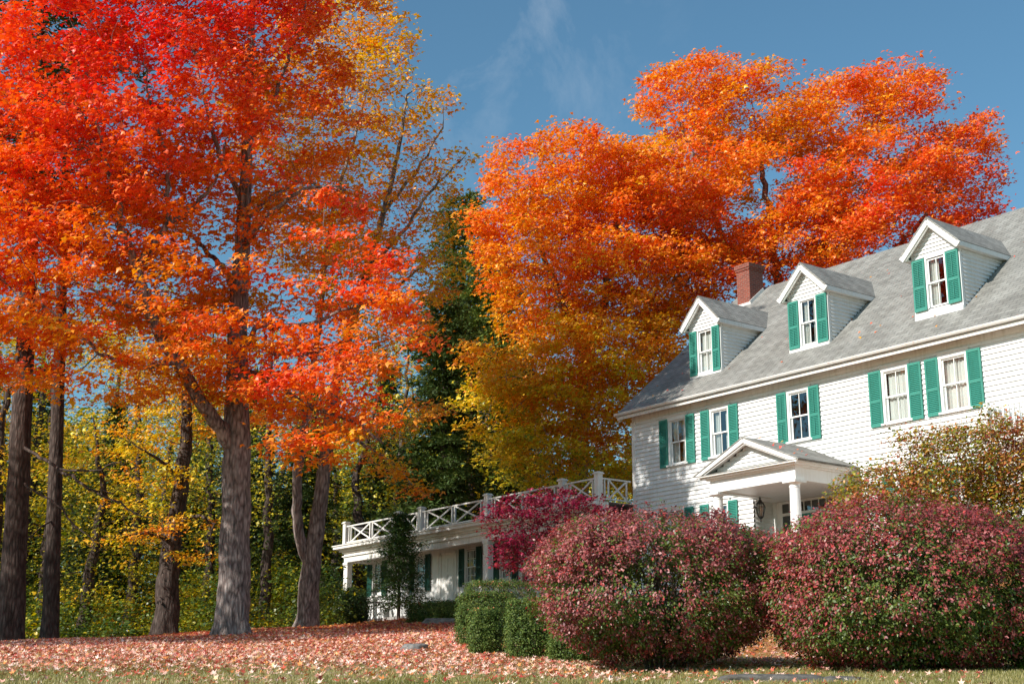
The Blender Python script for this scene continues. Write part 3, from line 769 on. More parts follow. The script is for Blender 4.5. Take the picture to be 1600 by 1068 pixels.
for x in (-15.93, -6.28, -1.95):
    m = MB(); m.box(x-.15, x+.15, WV+.01, WV+.23, 3.44, 5.80); m.box(x-.18, x+.18, WV-.02, WV+.26, 5.70, 5.796); m.box(x-.18, x+.18, WV-.02, WV+.26, 3.44, 3.56); hb(m, 'wing_column', M_TRIM)
for c, _ in WW:
    window(c-.33, c+.33, 4.55, 5.82, 0, house, cols=3, rows=2, curtain='sides', case=.06, head=False)
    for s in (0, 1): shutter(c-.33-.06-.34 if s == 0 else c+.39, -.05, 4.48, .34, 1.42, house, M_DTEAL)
m = MB(); m.box(-11.10, -10.16, -.02, .03, 3.46, 5.78); m.box(-11.20, -11.10, -.05, .02, 3.46, 5.88); m.box(-10.16, -10.06, -.05, .02, 3.46, 5.88); m.box(-11.2, -10.06, -.05, .02, 5.78, 5.88)
for x in (-10.98, -10.58):
    for z0, z1 in ((3.65, 4.3), (4.4, 5.0), (5.1, 5.62)): m.box(x, x+.32, -.035, -.019, z0, z1)
hb(m, 'side_door', M_DOOR)
# balustrade
M_RAIL = M_TRIM
def rail_bay(mb, p, q, mid=True):
    """p, q: (x, v) ends between posts"""
    p = np.array(p, float); q = np.array(q, float); Ln = np.linalg.norm(q-p); d = (q-p)/Ln
    P = lambda s, z: (p[0]+d[0]*s, p[1]+d[1]*s, z)
    mb.beam(P(0, 7.255), P(Ln, 7.255), .075, .05); mb.beam(P(0, 6.60), P(Ln, 6.60), .05, .05)
    def post(s, w=.045): mb.beam(P(s, 6.60), P(s, 7.235), w, w, (d[0], d[1], 0))
    stops = [.16]; post(.16); post(.32)
    if Ln > 1.9: post(Ln-.16); post(Ln-.32); a, b = .34, Ln-.34
    else: post(Ln-.18); a, b = .34, Ln-.20
    spans = [(a, b)]
    if mid and Ln > 2.4: post(Ln/2-.09, .06); post(Ln/2+.09, .06); spans = [(a, Ln/2-.11), (Ln/2+.11, b)]
    for a, b in spans:
        mb.beam(P(a, 6.62), P(b, 7.23), .035, .055); mb.beam((P(a, 7.23)[0]+.0, P(a,7.23)[1]+.0, 7.23), P(b, 6.62), .032, .052)
posts = [-15.95, -12.0, -10.4, -6.15, -1.95, -.12]
for x in posts:
    bal = MB()
    for yy in (WV+.0,): bal.box(x-.10, x+.10, yy-.10, yy+.10, 6.50, 7.38); bal.box(x-.14, x+.14, yy-.14, yy+.14, 7.38, 7.42); bal.box(x-.11, x+.11, yy-.11, yy+.11, 7.42, 7.455)
    hb(bal, 'railing_post', M_RAIL)
m = MB()
for a, b in zip(posts[:-1], posts[1:]): rail_bay(m, (a+.1, WV), (b-.1, WV))
rail_bay(m, (-.12, WV+.1), (-.12, -.06), False)
rail_bay(m, (-15.95, WV+.1), (-15.95, 5.0)); rail_bay(m, (-15.85, 5.05), (-9, 5.05)); rail_bay(m, (-9, 5.05), (-4.5, 5.05)); rail_bay(m, (-4.5, 5.05), (-.1, 5.05))
hb(m, 'balustrade', M_RAIL)

# --- lantern hanging in the entrance porch
lp = hloc(6.02, -.55, 5.40); LO = lp
ln = empty('porch_lantern', lp, math.atan2(HX[1], HX[0])); tag(ln, 'black iron lantern hanging under the entrance porch beside the door', 'lantern')
m = MB(); k6 = [(math.cos(math.pi*i/3), math.sin(math.pi*i/3)) for i in range(6)]
for i in range(6):
    a, b = k6[i], k6[(i+1)%6]
    m.tube([(a[0]*.08, a[1]*.08, .02), (a[0]*.15, a[1]*.15, .30), (a[0]*.10, a[1]*.10, .42), (0, 0, .50)], .010, 5)
    for r, z in ((.08, .02), (.15, .30), (.10, .42)): m.tube([(a[0]*r, a[1]*r, z), (b[0]*r, b[1]*r, z)], .010, 5)
m.lathe((0,0,0), [(.012,-.14),(.022,-.10),(.010,-.06),(.08,.0),(.08,.03)], 10); m.lathe((0,0,.40), [(.11,0),(.05,.07),(.055,.09),(.02,.13),(.03,.16),(.008,.20),(.008,.26)], 10)
m.build('lantern_frame', M_IRON, ln)
m = MB()
for i in range(6):
    a, b = k6[i], k6[(i+1)%6]
    m.face((a[0]*.078,a[1]*.078,.03),(b[0]*.078,b[1]*.078,.03),(b[0]*.147,b[1]*.147,.30),(a[0]*.147,a[1]*.147,.30))
m.build('lantern_glass', M_GLASS, ln)

# --- porch furniture by the far end of the wing
tb = hloc(-14.9, -.75, 3.45); t_ = empty('porch_table', tb, math.atan2(HX[1], HX[0])); tag(t_, 'small round weathered table on the wing porch below the far left window', 'table')
m = MB(); m.lathe((0,0,0), [(.42,.70),(.43,.71),(.43,.735),(.42,.745)], 28); m.build('tabletop', M_GREYM, t_)
for i in range(4):
    a = math.pi/4+math.pi/2*i; c, s = math.cos(a), math.sin(a)
    m = MB(); m.tube([(c*.34,s*.34,0),(c*.20,s*.20,.25),(c*.16,s*.16,.5),(c*.30,s*.30,.70)], .016, 6); m.build('leg', M_GREYM, t_)
def chair(p, rz, label):
    c = empty('porch_chair', p, rz); tag(c, label, 'chair')
    m = MB()
    for i in range(5): m.box(-.24, .24, -.22+i*.09, -.22+i*.09+.07, .42, .445)
    m.build('seat', M_WHITE, c)
    m = MB(); m.beam((-.22,.24,.44),(-.22,.34,.95),.035,.035); m.beam((.22,.24,.44),(.22,.34,.95),.035,.035); m.beam((-.24,.34,.93),(.24,.34,.93),.03,.06)
    for i in range(5): m.beam((-.16+i*.08,.25,.47),(-.16+i*.08,.335,.92),.03,.012)
    m.build('backrest', M_WHITE, c)
    for sx in (-1, 1):
        for sy in (-1, 1):
            m = MB(); m.beam((sx*.21, sy*.2, 0), (sx*.21, sy*.2+.02*sy, .42), .035, .035, (0,1,0)); m.build('leg', M_WHITE, c)
        m = MB(); m.box(sx*.25-.03, sx*.25+.03, -.22, .26, .62, .645); m.beam((sx*.25, -.18, .42), (sx*.25, -.18, .62), .03, .03, (0,1,0)); m.build('armrest', M_WHITE, c)
hang = math.atan2(HX[1], HX[0])
chair(hloc(-15.75, -.8, 3.45), hang-1.3, 'white slatted chair left of the small table on the wing porch')
chair(hloc(-13.6, -.7, 3.45), hang+.3, 'white slatted chair right of the small table on the wing porch')

# ================================================================== STONES
def rock(name, p, sx, sy, sz, label, seed, m_=None, rz=0, flat=False, cat='stone'):
    rng = np.random.default_rng(seed); nu, nv_ = 22, 12; V = []; 
    K = rng.normal(0, 1, (8, 3)); K /= np.linalg.norm(K, axis=1, keepdims=True)
    for j in range(nv_+1):
        ph = math.pi*j/nv_
        for i in range(nu):
            th = 2*math.pi*i/nu; d = np.array([math.sin(ph)*math.cos(th), math.sin(ph)*math.sin(th), math.cos(ph)])
            e = np.sign(d)*np.abs(d)**(.45 if flat else .8)*(1+(.0 if flat else .32)*snoise(d[None], 2.2, seed)[0])
            cut = min(1.0, min(.82/max(1e-3, np.dot(d, q)) if np.dot(d, q) > .75 else 1 for q in K)); V.append(e*cut*(1+rng.normal(0, .018 if flat else .05)))
    V = np.array(V)*np.array([sx, sy, sz]); F_ = []
    for j in range(nv_):
        for i in range(nu): F_.append([j*nu+i, j*nu+(i+1)%nu, (j+1)*nu+(i+1)%nu, (j+1)*nu+i])
    o = link_mesh(name, fast_mesh(name, V, np.array(F_)), m_ or M_GRANITE); o.location = p; o.rotation_euler = (0, 0, rz); tag(o, label, cat); return o
def G(px, d): x = (px-800)/F*d*.981; return np.array([x, d, float(gz(x, d))])
q = G(648, 27.5); rock('granite_rock', (q[0], q[1], q[2]-.02), .27, .17, .13, 'low grey granite rock breaking through the fallen leaves on the lawn', 3, rz=.3)
q = G(903, 24.2); rock('pale_stone', (q[0], q[1], q[2]+.06), .16, .13, .14, 'small pale square stone at the foot of the left burning bush', 5, M_PALE, flat=True)
q = G(690, 43); rock('stone_step', (q[0]+.1, q[1], q[2]+.02), .75, .45, .12, 'flat grey stone slab beside the low hedge by the wing', 8, flat=True, rz=-.2)
q = G(1205, 17.6); rock('stone_slab', (q[0], q[1]+.1, q[2]-.03), .70, .42, .12, 'broad flat granite slab lying between the two burning bushes', 12, M_SLAB, flat=True, rz=-.06)
q = G(1310, 17.3); rock('stone_block', (q[0]+.02, q[1]+.15, q[2]-.04), .35, .4, .10, 'dark stone block under the right burning bush, right of the broad slab', 14, M_SLAB, flat=True, rz=.1)

# ================================================================== MAPLES
def pth(rows): return [list(Wd(px, py, d))+[r] for px, py, d, r in rows]
D = 38.2; b0 = Wd(363, 985, D); b0[2] = float(gz(b0[0], b0[1]))
sk = Skel()
sk.path([[b0[0], b0[1], b0[2]-.25, .395]] + pth([(364,940,D,0.427),(367,880,D,0.410),(369,800,D,0.387),(370,700,D,0.369),(370,600,D,0.310),(371,520,D,0.270),(376,430,D-.1,0.234),(381,330,D-.1,0.194),(386,240,D-.1,0.158),(390,140,D,0.126),(393,40,D,0.099),(396,-60,D,0.068),(400,-130,D,0.036)]), step=.28, wob=.012)
L1 = pth([(362,705,D,0.216),(340,665,D-.4,0.198),(308,618,D-.9,0.180),(272,562,D-1.3,0.171),(240,505,D-1.7,0.158),(222,450,D-1.9,0.144),(212,408,D-2,0.126),(192,362,D-2.3,0.090),(183,318,D-2.5,0.072),(160,250,D-2.8,0.054),(150,180,D-3,0.036)])
sk.limb(L1, step=.28, wob=.03)
sk.limb(pth([(218,415,D-1.9,0.108),(240,378,D-1.8,0.095),(262,352,D-1.7,0.086),(300,325,D-1.3,0.068),(335,290,D-1,0.045),(350,230,D-1,0.032)]), step=.25, wob=.03)
sk.limb(pth([(262,352,D-1.7,0.072),(262,300,D-1.8,0.063),(262,245,D-2,0.054),(240,190,D-2.2,0.041),(225,100,D-2.4,0.027)]), step=.25, wob=.03)
sk.limb(pth([(270,560,D-1.3,0.081),(215,574,D-1.8,0.063),(160,556,D-2.4,0.050),(100,505,D-3,0.036),(60,470,D-3.5,0.027)]), step=.25, wob=.03)
sk.limb(pth([(228,470,D-1.8,0.063),(190,480,D-2.5,0.045),(120,440,D-3.2,0.032)]), step=.25, wob=.03)
sk.limb(pth([(385,578,D,0.090),(430,598,D-.8,0.072),(490,640,D-1.6,0.054),(550,655,D-2.2,0.041),(600,690,D-2.6,0.027)]), step=.25, wob=.03)
sk.limb(pth([(386,552,D,0.090),(399,508,D-.4,0.077),(440,512,D-1,0.063),(500,505,D-1.5,0.050),(560,470,D-2,0.036),(620,480,D-2.4,0.027)]), step=.25, wob=.03)
sk.limb(pth([(392,545,D-.1,0.063),(440,555,D-.9,0.050),(500,548,D-1.6,0.036),(570,570,D-2.2,0.027)]), step=.25, wob=.03)
sk.limb(pth([(378,400,D,0.090),(410,340,D-.9,0.072),(460,300,D-1.6,0.054),(530,290,D-2,0.036)]), step=.25, wob=.03)
sk.limb(pth([(382,320,D,0.099),(345,250,D-.5,0.072),(320,160,D-.8,0.054),(300,60,D-1,0.036)]), step=.25, wob=.03)
sk.limb(pth([(386,240,D,0.081),(425,160,D+.3,0.063),(460,70,D+.5,0.045),(480,-20,D+.6,0.027)]), step=.25, wob=.03)
sk.limb(pth([(374,470,D,0.108),(350,420,D+1.5,0.081),(300,370,D+3,0.054),(220,320,D+4.2,0.036)]), step=.25, wob=.03)
sk.limb(pth([(380,350,D,0.099),(420,310,D+1.5,0.072),(470,280,D+3,0.050),(540,300,D+4,0.032)]), step=.25, wob=.03)
K_ = 1.0
def BL(px, py, d, rx, ry, rz): return (Wd(px, py, d), rx, ry, rz)
blobs = [BL(150,255,D-2,3.7,3.6,2.4), BL(80,120,D-2,3.2,3.2,2.6), BL(300,110,D-1.5,3.4,3.4,2.6), BL(240,-20,D-1,4.6,3.6,2.2), BL(430,60,D,2.5,3,2.6), BL(400,250,D,2.5,3.4,2.3),
         BL(500,190,D,1.5,2.6,1.6), BL(520,430,D-1,2.3,3.4,1.7), BL(610,520,D-2,1.45,2.6,1.0), BL(500,545,D-1,2.4,3,1.2), BL(250,420,D-2,2.8,3.4,1.8), BL(80,400,D-2.6,2.8,3,1.9),
         BL(60,540,D-3,2.5,2.8,1.2), BL(190,590,D-2.4,2.3,2.6,.75), BL(310,560,D-2,1.8,2.8,1.4), BL(480,625,D-2.2,2.0,2.4,.75), BL(565,665,D-2.6,1.2,2,.55), BL(450,700,D-2.4,1.15,1.3,.42),
         BL(-70,250,D-1,3,3.4,4.2), BL(-60,560,D-2,2.4,3,1.6), BL(440,390,D+.5,1.8,2.5,1.6), BL(300,470,D+1,3,3,2)]
blobs += [BL(330,-150,D,4.2,4,2.6), BL(130,-130,D,4,4,2.4), BL(500,-60,D+1,2.4,3,2), BL(30,600,D-2,1.7,2,.8), BL(60,330,D-1,2.6,3,2.2), BL(450,630,D-1.8,1.5,1.6,.9), BL(425,560,D-1,1.5,2,.9), BL(520,720,D-2.4,1.0,1.3,.4), BL(40,480,D-1,2.2,3,1.4), BL(130,540,D-2,2.4,2.6,1.0), BL(200,330,D,2.5,3,2), BL(520,330,D-.5,1.5,2.4,1.3), BL(560,600,D-3,1.5,2,.8)]
blobs = [(b[0], b[1]*.93, b[2]*.95, b[3]*.93) for b in blobs]
rng = np.random.default_rng(41)
att = clump(blob_pts(blobs, 9500, rng, .15), 9, -.02)
att = att[~((att[:, 0] > b0[0]+.8) & (att[:, 2] > 11.5) & (snoise(att, 1.6, 19) < -.2))]
# the forked left limb stands clear of the foliage in front of it
def clear_limb(att, path, w=.55):
    q = smooth_path(path, .3)[:, :3]; d = np.hypot(att[:, None, 0]-q[None, :, 0], att[:, None, 2]-q[None, :, 2]); j = d.argmin(1)
    return att[~((d.min(1) < w) & (att[:, 1] < q[j, 1]+.35))]
att = clear_limb(att, L1[:8]); att = clear_limb(att, pth([(218,415,D-1.9,.12),(240,378,D-1.8,.105),(262,352,D-1.7,.095),(300,325,D-1.3,.075)]), .4)
c0 = Wd(300, 300, D)
def t_red(P, rng):
    h = (P[:, 2]-b0[2])/18; out = np.linalg.norm((P-c0)/np.array([6.5, 4.5, 8]), axis=1)
    front = (c0[1]-P[:, 1])/5
    return .57 + .50*np.clip(h-.50, -.42, .5) - .02*np.clip((P[:, 0]-b0[0])/5, -1, 1) + .16*np.clip(out-.75, -.35, .45) + .09*np.clip(front, -.8, .8) + .15*snoise(P, .42, 5) + .06*snoise(P, 1.4, 6) + rng.normal(0, .055, len(P))
make_tree('red_maple', b0, sk, att, t_red, 'large red maple with thick grey trunk and orange lower leaves on the lawn', per=68, size=.168, rad=.27, seed=2, kill=.42, step=.3, keep=.55)

# two more maples stand on the lawn beyond the left edge of the picture; their shade falls across it
for j, (mx_, my_, H_) in enumerate([(-20.5, 27.0, 17.5), (-29.5, 31.5, 19)]):
    bz = float(gz(mx_, my_)); bb = np.array([mx_, my_, bz]); sk = Skel()
    sk.path([[mx_, my_, bz-.3, .40], [mx_, my_, bz+3, .33], [mx_+.2, my_, bz+8, .24], [mx_, my_+.3, bz+H_*.8, .06]], step=.4, wob=.02)
    att = blob_pts([(bb+np.array([0, 0, H_*.62]), 4.6, 4.6, 5.2), (bb+np.array([2.2, 1, H_*.5]), 3.2, 3, 2.6), (bb+np.array([-2, -1, H_*.55]), 3.2, 3.2, 3)], 1300, np.random.default_rng(140+j), .2)
    att = att[snoise(att, .8, 50+j) > -.35]
    make_tree('lawn_maple', bb, sk, att, lambda P, r_: .72+.1*snoise(P, .4, 5)+r_.normal(0, .05, len(P)), ['red maple standing on the lawn just beyond the left edge of the photo', 'taller red maple further left beyond the edge of the photo'][j], per=30, size=.2, rad=.36, seed=150+j, kill=.55, step=.36, keep=.5)

# two-stemmed orange maple behind it
D2 = 47.0; b1 = Wd(480, 968, D2); b1[2] = float(gz(b1[0], b1[1]))
sk = Skel()
sk.path([[b1[0], b1[1], b1[2]-.25, .36]] + pth([(482,940,D2,0.334),(484,905,D2,0.319),(487,880,D2,0.304),(494,830,D2,0.266),(502,770,D2,0.243),(509,710,D2,0.220),(520,620,D2,0.190),(545,520,D2,0.160),(575,420,D2,0.129),(600,330,D2,0.099),(622,240,D2,0.068),(635,150,D2,0.038)]), step=.28, wob=.015)
sk.limb(pth([(482,890,D2,0.205),(470,850,D2-.1,0.182),(464,800,D2-.2,0.167),(463,745,D2-.2,0.160),(478,660,D2-.3,0.137),(492,560,D2-.3,0.114),(505,440,D2-.3,0.091),(520,320,D2-.2,0.068),(560,200,D2,0.046),(580,110,D2,0.030)]), step=.28, wob=.02)
sk.limb(pth([(575,420,D2,0.084),(630,360,D2-.3,0.065),(680,290,D2-.5,0.046),(720,250,D2-.6,0.027)]), step=.28, wob=.03)
sk.limb(pth([(600,330,D2,0.076),(650,270,D2+.2,0.053),(690,200,D2+.3,0.034)]), step=.28, wob=.03)
sk.limb(pth([(560,480,D2,0.076),(620,450,D2-.6,0.053),(680,400,D2-1,0.034)]), step=.28, wob=.03)
sk.limb(pth([(515,660,D2,0.076),(560,690,D2-.8,0.053),(610,720,D2-1.4,0.030)]), step=.28, wob=.03)
blobs = [BL(590,170,D2,1.9,2.6,2.4), BL(610,80,D2,.9,1.6,1.0), BL(560,60,D2+1,2.0,2.6,2.0), BL(665,170,D2,1.1,1.8,1.1), BL(560,300,D2,2.0,3,2.2), BL(650,280,D2,1.6,2.3,1.5), BL(715,245,D2,.75,1.2,.8),
         BL(700,330,D2-1,.7,1.3,.5), BL(620,390,D2-1,1.9,2.6,1.1), BL(560,430,D2,2.2,2.8,1.5), BL(610,740,D2-1.6,1.3,1.6,.42), BL(560,660,D2-1,1.8,1.8,.8), BL(670,640,D2-.5,.9,1.4,.5), BL(660,770,D2-1.6,.8,1.2,.3), BL(640,440,D2-1,1.9,2,.9), BL(690,400,D2-1,1.0,1.4,.6), BL(600,520,D2-.5,2,2,.9), BL(655,340,D2,1.4,1.8,.6), BL(430,180,D2+1.5,2.2,1.8,2.4), BL(500,60,D2+1,2.0,2,1.5), BL(500,330,D2+1,2.2,2.4,3), BL(440,640,D2,2,2,1.0)]
rng = np.random.default_rng(42); att = clump(blob_pts(blobs, 5600, rng, .15), 4, -.12)
def t_or(P, rng): return .475 + .07*snoise(P, .5, 7) + .05*snoise(P, 1.6, 8) + rng.normal(0, .06, len(P))
make_tree('orange_maple', b1, sk, att, t_or, 'two-stemmed orange maple behind the large red maple with sky between its thin branches', per=46, size=.16, rad=.26, seed=3, kill=.5, step=.34, keep=.5)

# orange maples behind the house
def simple_skel(base, trunks, rng, limbs=6, spread=5, top=12, r0=.35):
    sk = Skel(); sk.path([[base[0], base[1], base[2]-.3, r0*1.15]]+trunks, step=.35, wob=.02); return sk
D3 = 60.0; b2 = Wd(905, 930, D3); b2[2] = float(gz(b2[0], b2[1]))
sk = Skel(); sk.path([[b2[0], b2[1], b2[2]-.3, .48]]+pth([(905,850,D3,.42),(905,740,D3,.38),(910,640,D3,.33),(915,560,D3,.28)]), step=.35, wob=.03)
sk.limb(pth([(915,565,D3,.22),(880,480,D3-1,.17),(850,400,D3-1.5,.11),(825,320,D3-2,.06)]), wob=.05)
sk.limb(pth([(915,560,D3,.24),(945,470,D3-.8,.19),(965,380,D3-1,.13),(960,280,D3-1,.07)]), wob=.05)
sk.limb(pth([(908,640,D3,.17),(860,600,D3-2,.12),(800,560,D3-3,.06)]), wob=.05)
sk.limb(pth([(906,740,D3,.14),(860,735,D3-2,.09),(800,700,D3-4,.05),(760,660,D3-4.5,.03)]), wob=.05)
sk.limb(pth([(906,720,D3,.14),(950,735,D3-2,.09),(990,760,D3-4,.04)]), wob=.05)
sk.limb(pth([(906,770,D3,.10),(900,760,D3-2.5,.07),(870,745,D3-5,.03)]), wob=.05)
sk.limb(pth([(910,620,D3,.16),(975,570,D3-2,.10),(1030,540,D3-3,.06)]), wob=.05)
blobs = [BL(905,290,D3-1,4.0,4.5,2.2), BL(985,320,D3-1,3.0,4,2.8), BL(820,340,D3-2,2.1,3,2.6), BL(850,430,D3-2,2.7,3.5,2.2), BL(780,400,D3-2,1.0,2.2,1.7), BL(950,450,D3-2,3.0,4,2.4), BL(1030,430,D3-1,2.4,4,3),
         BL(900,560,D3-3,2.6,4,2.0), BL(810,600,D3-4,2.4,3.4,1.6), BL(930,650,D3-3,2.8,4,1.8), BL(1000,560,D3-3,2.2,3.5,2.2), BL(830,700,D3-5,2.0,3,1.5), BL(970,730,D3-4,2.2,3,1.2), BL(770,580,D3-4,1.0,2,1.1), BL(880,500,D3,3,3,2), BL(1070,340,D3,2,3,2), BL(765,340,D3-2,1.1,2,1.5), BL(790,260,D3-1,1.3,2,.9), BL(760,640,D3-4.5,1.1,2,1.3), BL(800,735,D3-5,1.4,2,.7), BL(900,740,D3-5,2.6,2.6,1.1), BL(860,620,D3-5,2.4,2.4,1.4), BL(960,620,D3-5,2.2,2.4,1.4), BL(745,560,D3-4,.8,1.5,1.0)]
rng = np.random.default_rng(43); att = clump(blob_pts(blobs, 8500, rng, .2), 14, -.22, 1.1, 1.35)
def t_mid(P, rng):
    h = (P[:, 2]-b2[2])/19
    return .37 + .54*np.clip(h-.36, -.35, .50) + .10*snoise(P, .45, 15) + .05*snoise(P, 1.3, 16) + rng.normal(0, .06, len(P))
make_tree('orange_maple', b2, sk, att, t_mid, 'tall maple behind the low wing, orange on top and yellow-green lower down', per=88, size=.185, rad=.34, seed=4, kill=.52, step=.38, keep=.5)

D4 = 64.0; b3 = Wd(1240, 960, D4); b3[2] = float(gz(b3[0], b3[1]))
sk = Skel(); sk.path([[b3[0], b3[1], b3[2]-.3, .6]]+pth([(1240,850,D4,.55),(1235,700,D4,.5),(1230,600,D4,.45),(1225,520,D4,.40)]), step=.35, wob=.03)
sk.limb(pth([(1226,540,D4,.26),(1170,450,D4-1,.20),(1120,350,D4-1.5,.14),(1080,250,D4-1.5,.08),(1060,180,D4-1.5,.05)]), wob=.06)
sk.limb(pth([(1226,525,D4,.28),(1215,430,D4,.22),(1200,320,D4-.5,.15),(1180,200,D4-.5,.08)]), wob=.06)
sk.limb(pth([(1228,530,D4,.28),(1270,430,D4-.5,.22),(1310,330,D4-1,.15),(1350,210,D4-1,.08)]), wob=.06)
sk.limb(pth([(1232,570,D4,.24),(1320,470,D4-1,.18),(1400,390,D4-1.5,.12),(1470,310,D4-2,.07)]), wob=.06)
sk.limb(pth([(1232,600,D4,.2),(1130,520,D4-1.5,.14),(1060,450,D4-2.5,.08)]), wob=.06)
blobs = [BL(1090,160,D4-1,3.0,4,2.0), BL(1170,190,D4-1,3.4,5,2.3), BL(1060,270,D4-2,3.0,4,2.6), BL(1180,330,D4-2,4.0,5,3), BL(1290,210,D4-1,3.6,5,2.2), BL(1380,180,D4-1,3.2,4,2.2), BL(1370,300,D4-2,4.2,5,2.7),
         BL(1460,240,D4-1,3.0,4,2.5), BL(1500,290,D4-1,1.8,3,2.2), BL(1440,370,D4-2,3.2,4,1.9), BL(1280,400,D4-2.5,4,5,2.4), BL(1130,430,D4-3,3.4,4,2.4), BL(1500,350,D4-2,2.0,3,1.1), BL(1170,500,D4-3,2.6,3,1.6), BL(1060,530,D4-4,2,3,2), BL(1400,110+20,D4-1,1.4,2,1.0), BL(1300,480,D4-2,3,3,1.6), BL(1400,430,D4-2,2.6,3,1.6), BL(1330,350,D4,3,4,2), BL(1510,370,D4-2,1.4,2.2,.9)]
rng = np.random.default_rng(44); att = clump(blob_pts(blobs, 9500, rng, .25), 24, -.24, 1.05, 1.3)
c3 = Wd(1270, 300, D4)
def t_big(P, rng):
    out = np.linalg.norm((P-c3)/np.array([7.5, 6, 6]), axis=1); right = (P[:, 0]-c3[0])/8
    return .62 + .14*np.clip(out-.7, -.5, .4) + .07*right + .09*snoise(P, .4, 25) + .05*snoise(P, 1.3, 26) + rng.normal(0, .055, len(P))
make_tree('orange_maple', b3, sk, att, t_big, 'broad orange-red maple rising above the farmhouse roof and chimney', per=80, size=.19, rad=.36, seed=5, kill=.55, step=.4, keep=.5)

# ================================================================== CONIFERS
def conifer(name, base, H, R, label, seed, low=.15, dens=1.0, color=(.035,.075,.022), group=None, trunk_r=.22, lean=(0, 0), sparse=False, nl=.20, bark=None, topflat=1.0, extra=()):
    rng = np.random.default_rng(seed); base = np.array(base, float)
    root = empty(name, base); tag(root, label, 'tree', group)
    sk = Skel(); top = base+np.array([lean[0], lean[1], H]); n = int(H/.5)
    sk.path([[*(base-np.array([0,0,.3])), trunk_r*1.1], [*(base+(top-base)*.5), trunk_r*.62], [*top, .02]], step=.5)
    Pc, Ax, Nr = [], [], []; z = H*low
    while z < H*.985:
        f = (z-H*low)/(H*(1-low)); rr = R*((1-f)**.75*topflat+ (1-topflat)*.6)*rng.uniform(.75, 1.12); nb = 4 if sparse else 5
        a0 = rng.uniform(0, 6.28); c = base+(top-base)*(z/H)
        for i in range(nb):
            if sparse and rng.random() < .25: continue
            a = a0+2*math.pi*i/nb+rng.normal(0, .25); L_ = rr*rng.uniform(.7, 1.15)
            if L_ < .15: L_ = .15
            d = np.array([math.cos(a), math.sin(a), 0]); m_ = max(3, int(L_/.28)); pts = []
            for j in range(m_+1):
                s = j/m_; p = c + d*L_*s + np.array([0, 0, L_*(.22*s - .30*s*s)*(1 if f < .7 else -.6)]) + rng.normal(0, .03, 3); pts.append([*p, max(.008, .035*(1-s)*trunk_r/.22)])
            sk.limb([pts[0]]+pts[1:], step=.5)
            for j in range(1, m_+1):
                s = j/m_; k_ = rng.poisson(11*dens*(1.25-s*.5)); w = .55*L_*(1-s*.75)*.55+.12
                side = np.cross(d, (0, 0, 1)); o = rng.uniform(-1, 1, k_)
                P = np.array(pts[j][:3]) + side*(o*w)[:, None] + d*rng.normal(0, .14, (k_, 1)) + np.array([0, 0, -1])*(np.abs(o)*w*.25)[:, None] + rng.normal(0, .05, (k_, 3))
                Pc.append(P); Ax.append(d*1.0+side*(o*1.3)[:, None]+rng.normal(0, .3, (k_, 3))); 
        z += (.42 if not sparse else .7)*rng.uniform(.7, 1.3)*max(.6, H/16)
    P = np.concatenate(Pc); A = np.concatenate(Ax); k_ = 3; P = np.repeat(P, k_, 0)+rng.normal(0, .06, (len(P)*k_, 3)); A = np.repeat(A, k_, 0)+rng.normal(0, .45, (len(P), 3))
    col = np.array(color)*(1+rng.normal(0, .22, (len(P), 1)) + .25*snoise(P, .8, seed)[:, None]) + np.array([.02,.015,0])*np.clip(rng.normal(0, 1, (len(P), 1)), 0, 2)
    nr = rng.normal(0, .5, P.shape)+np.array([0, 0, 1])
    for e in extra: sk.limb(e, step=.3, wob=.04)
    r, ch = radii(sk, .008); V, Fc = tubes(sk, r, flare=base[2]); link_mesh('trunk', fast_mesh('trunk', V-base, Fc, smooth=True), bark or M_BARKD, root)
    leaf_obj('crown', [leaves(P, nr, nl*rng.uniform(.7, 1.3, len(P)), np.clip(col, .004, .6), NEED_V*np.array([1.7, 1, 1]), OVAL_F, A, rng)], root, M_EVER, base)
    return root
def gp(px, d, off=0): x = (px-800)/F*d*.981; return (x, d, float(gz(x, d))-.05+off)
conifer('white_pine', gp(718, 76), 24.5, 4.2, 'tall dark white pine whose top shows between the orange maples', 61, low=.12, color=(.16,.19,.04), trunk_r=.3, nl=.28, dens=1.6, topflat=.45)
conifer('spruce_tree', gp(772, 70), 19.2, 4.6, 'dark spruce with drooping boughs at the left edge of the maple behind the wing', 62, low=.05, color=(.11,.15,.03), trunk_r=.28, nl=.26, dens=1.6, topflat=.7)
conifer('hemlock_tree', gp(690, 63), 15.0, 3.9, 'dark green hemlock standing in the shade behind the wing railing', 63, low=.04, color=(.05,.085,.018), trunk_r=.25, nl=.24, dens=1.6, topflat=.6)
conifer('young_hemlock', (*hloc(-9.8+.5, -3.1, 0)[:2], float(gz(*hloc(-9.3, -3.1, 0)[:2]))-.02), 4.0, 1.35, 'young hemlock tree with sparse dark boughs in front of the low wing', 64, low=.16, color=(.04,.085,.018), trunk_r=.07, nl=.11, dens=2.8)
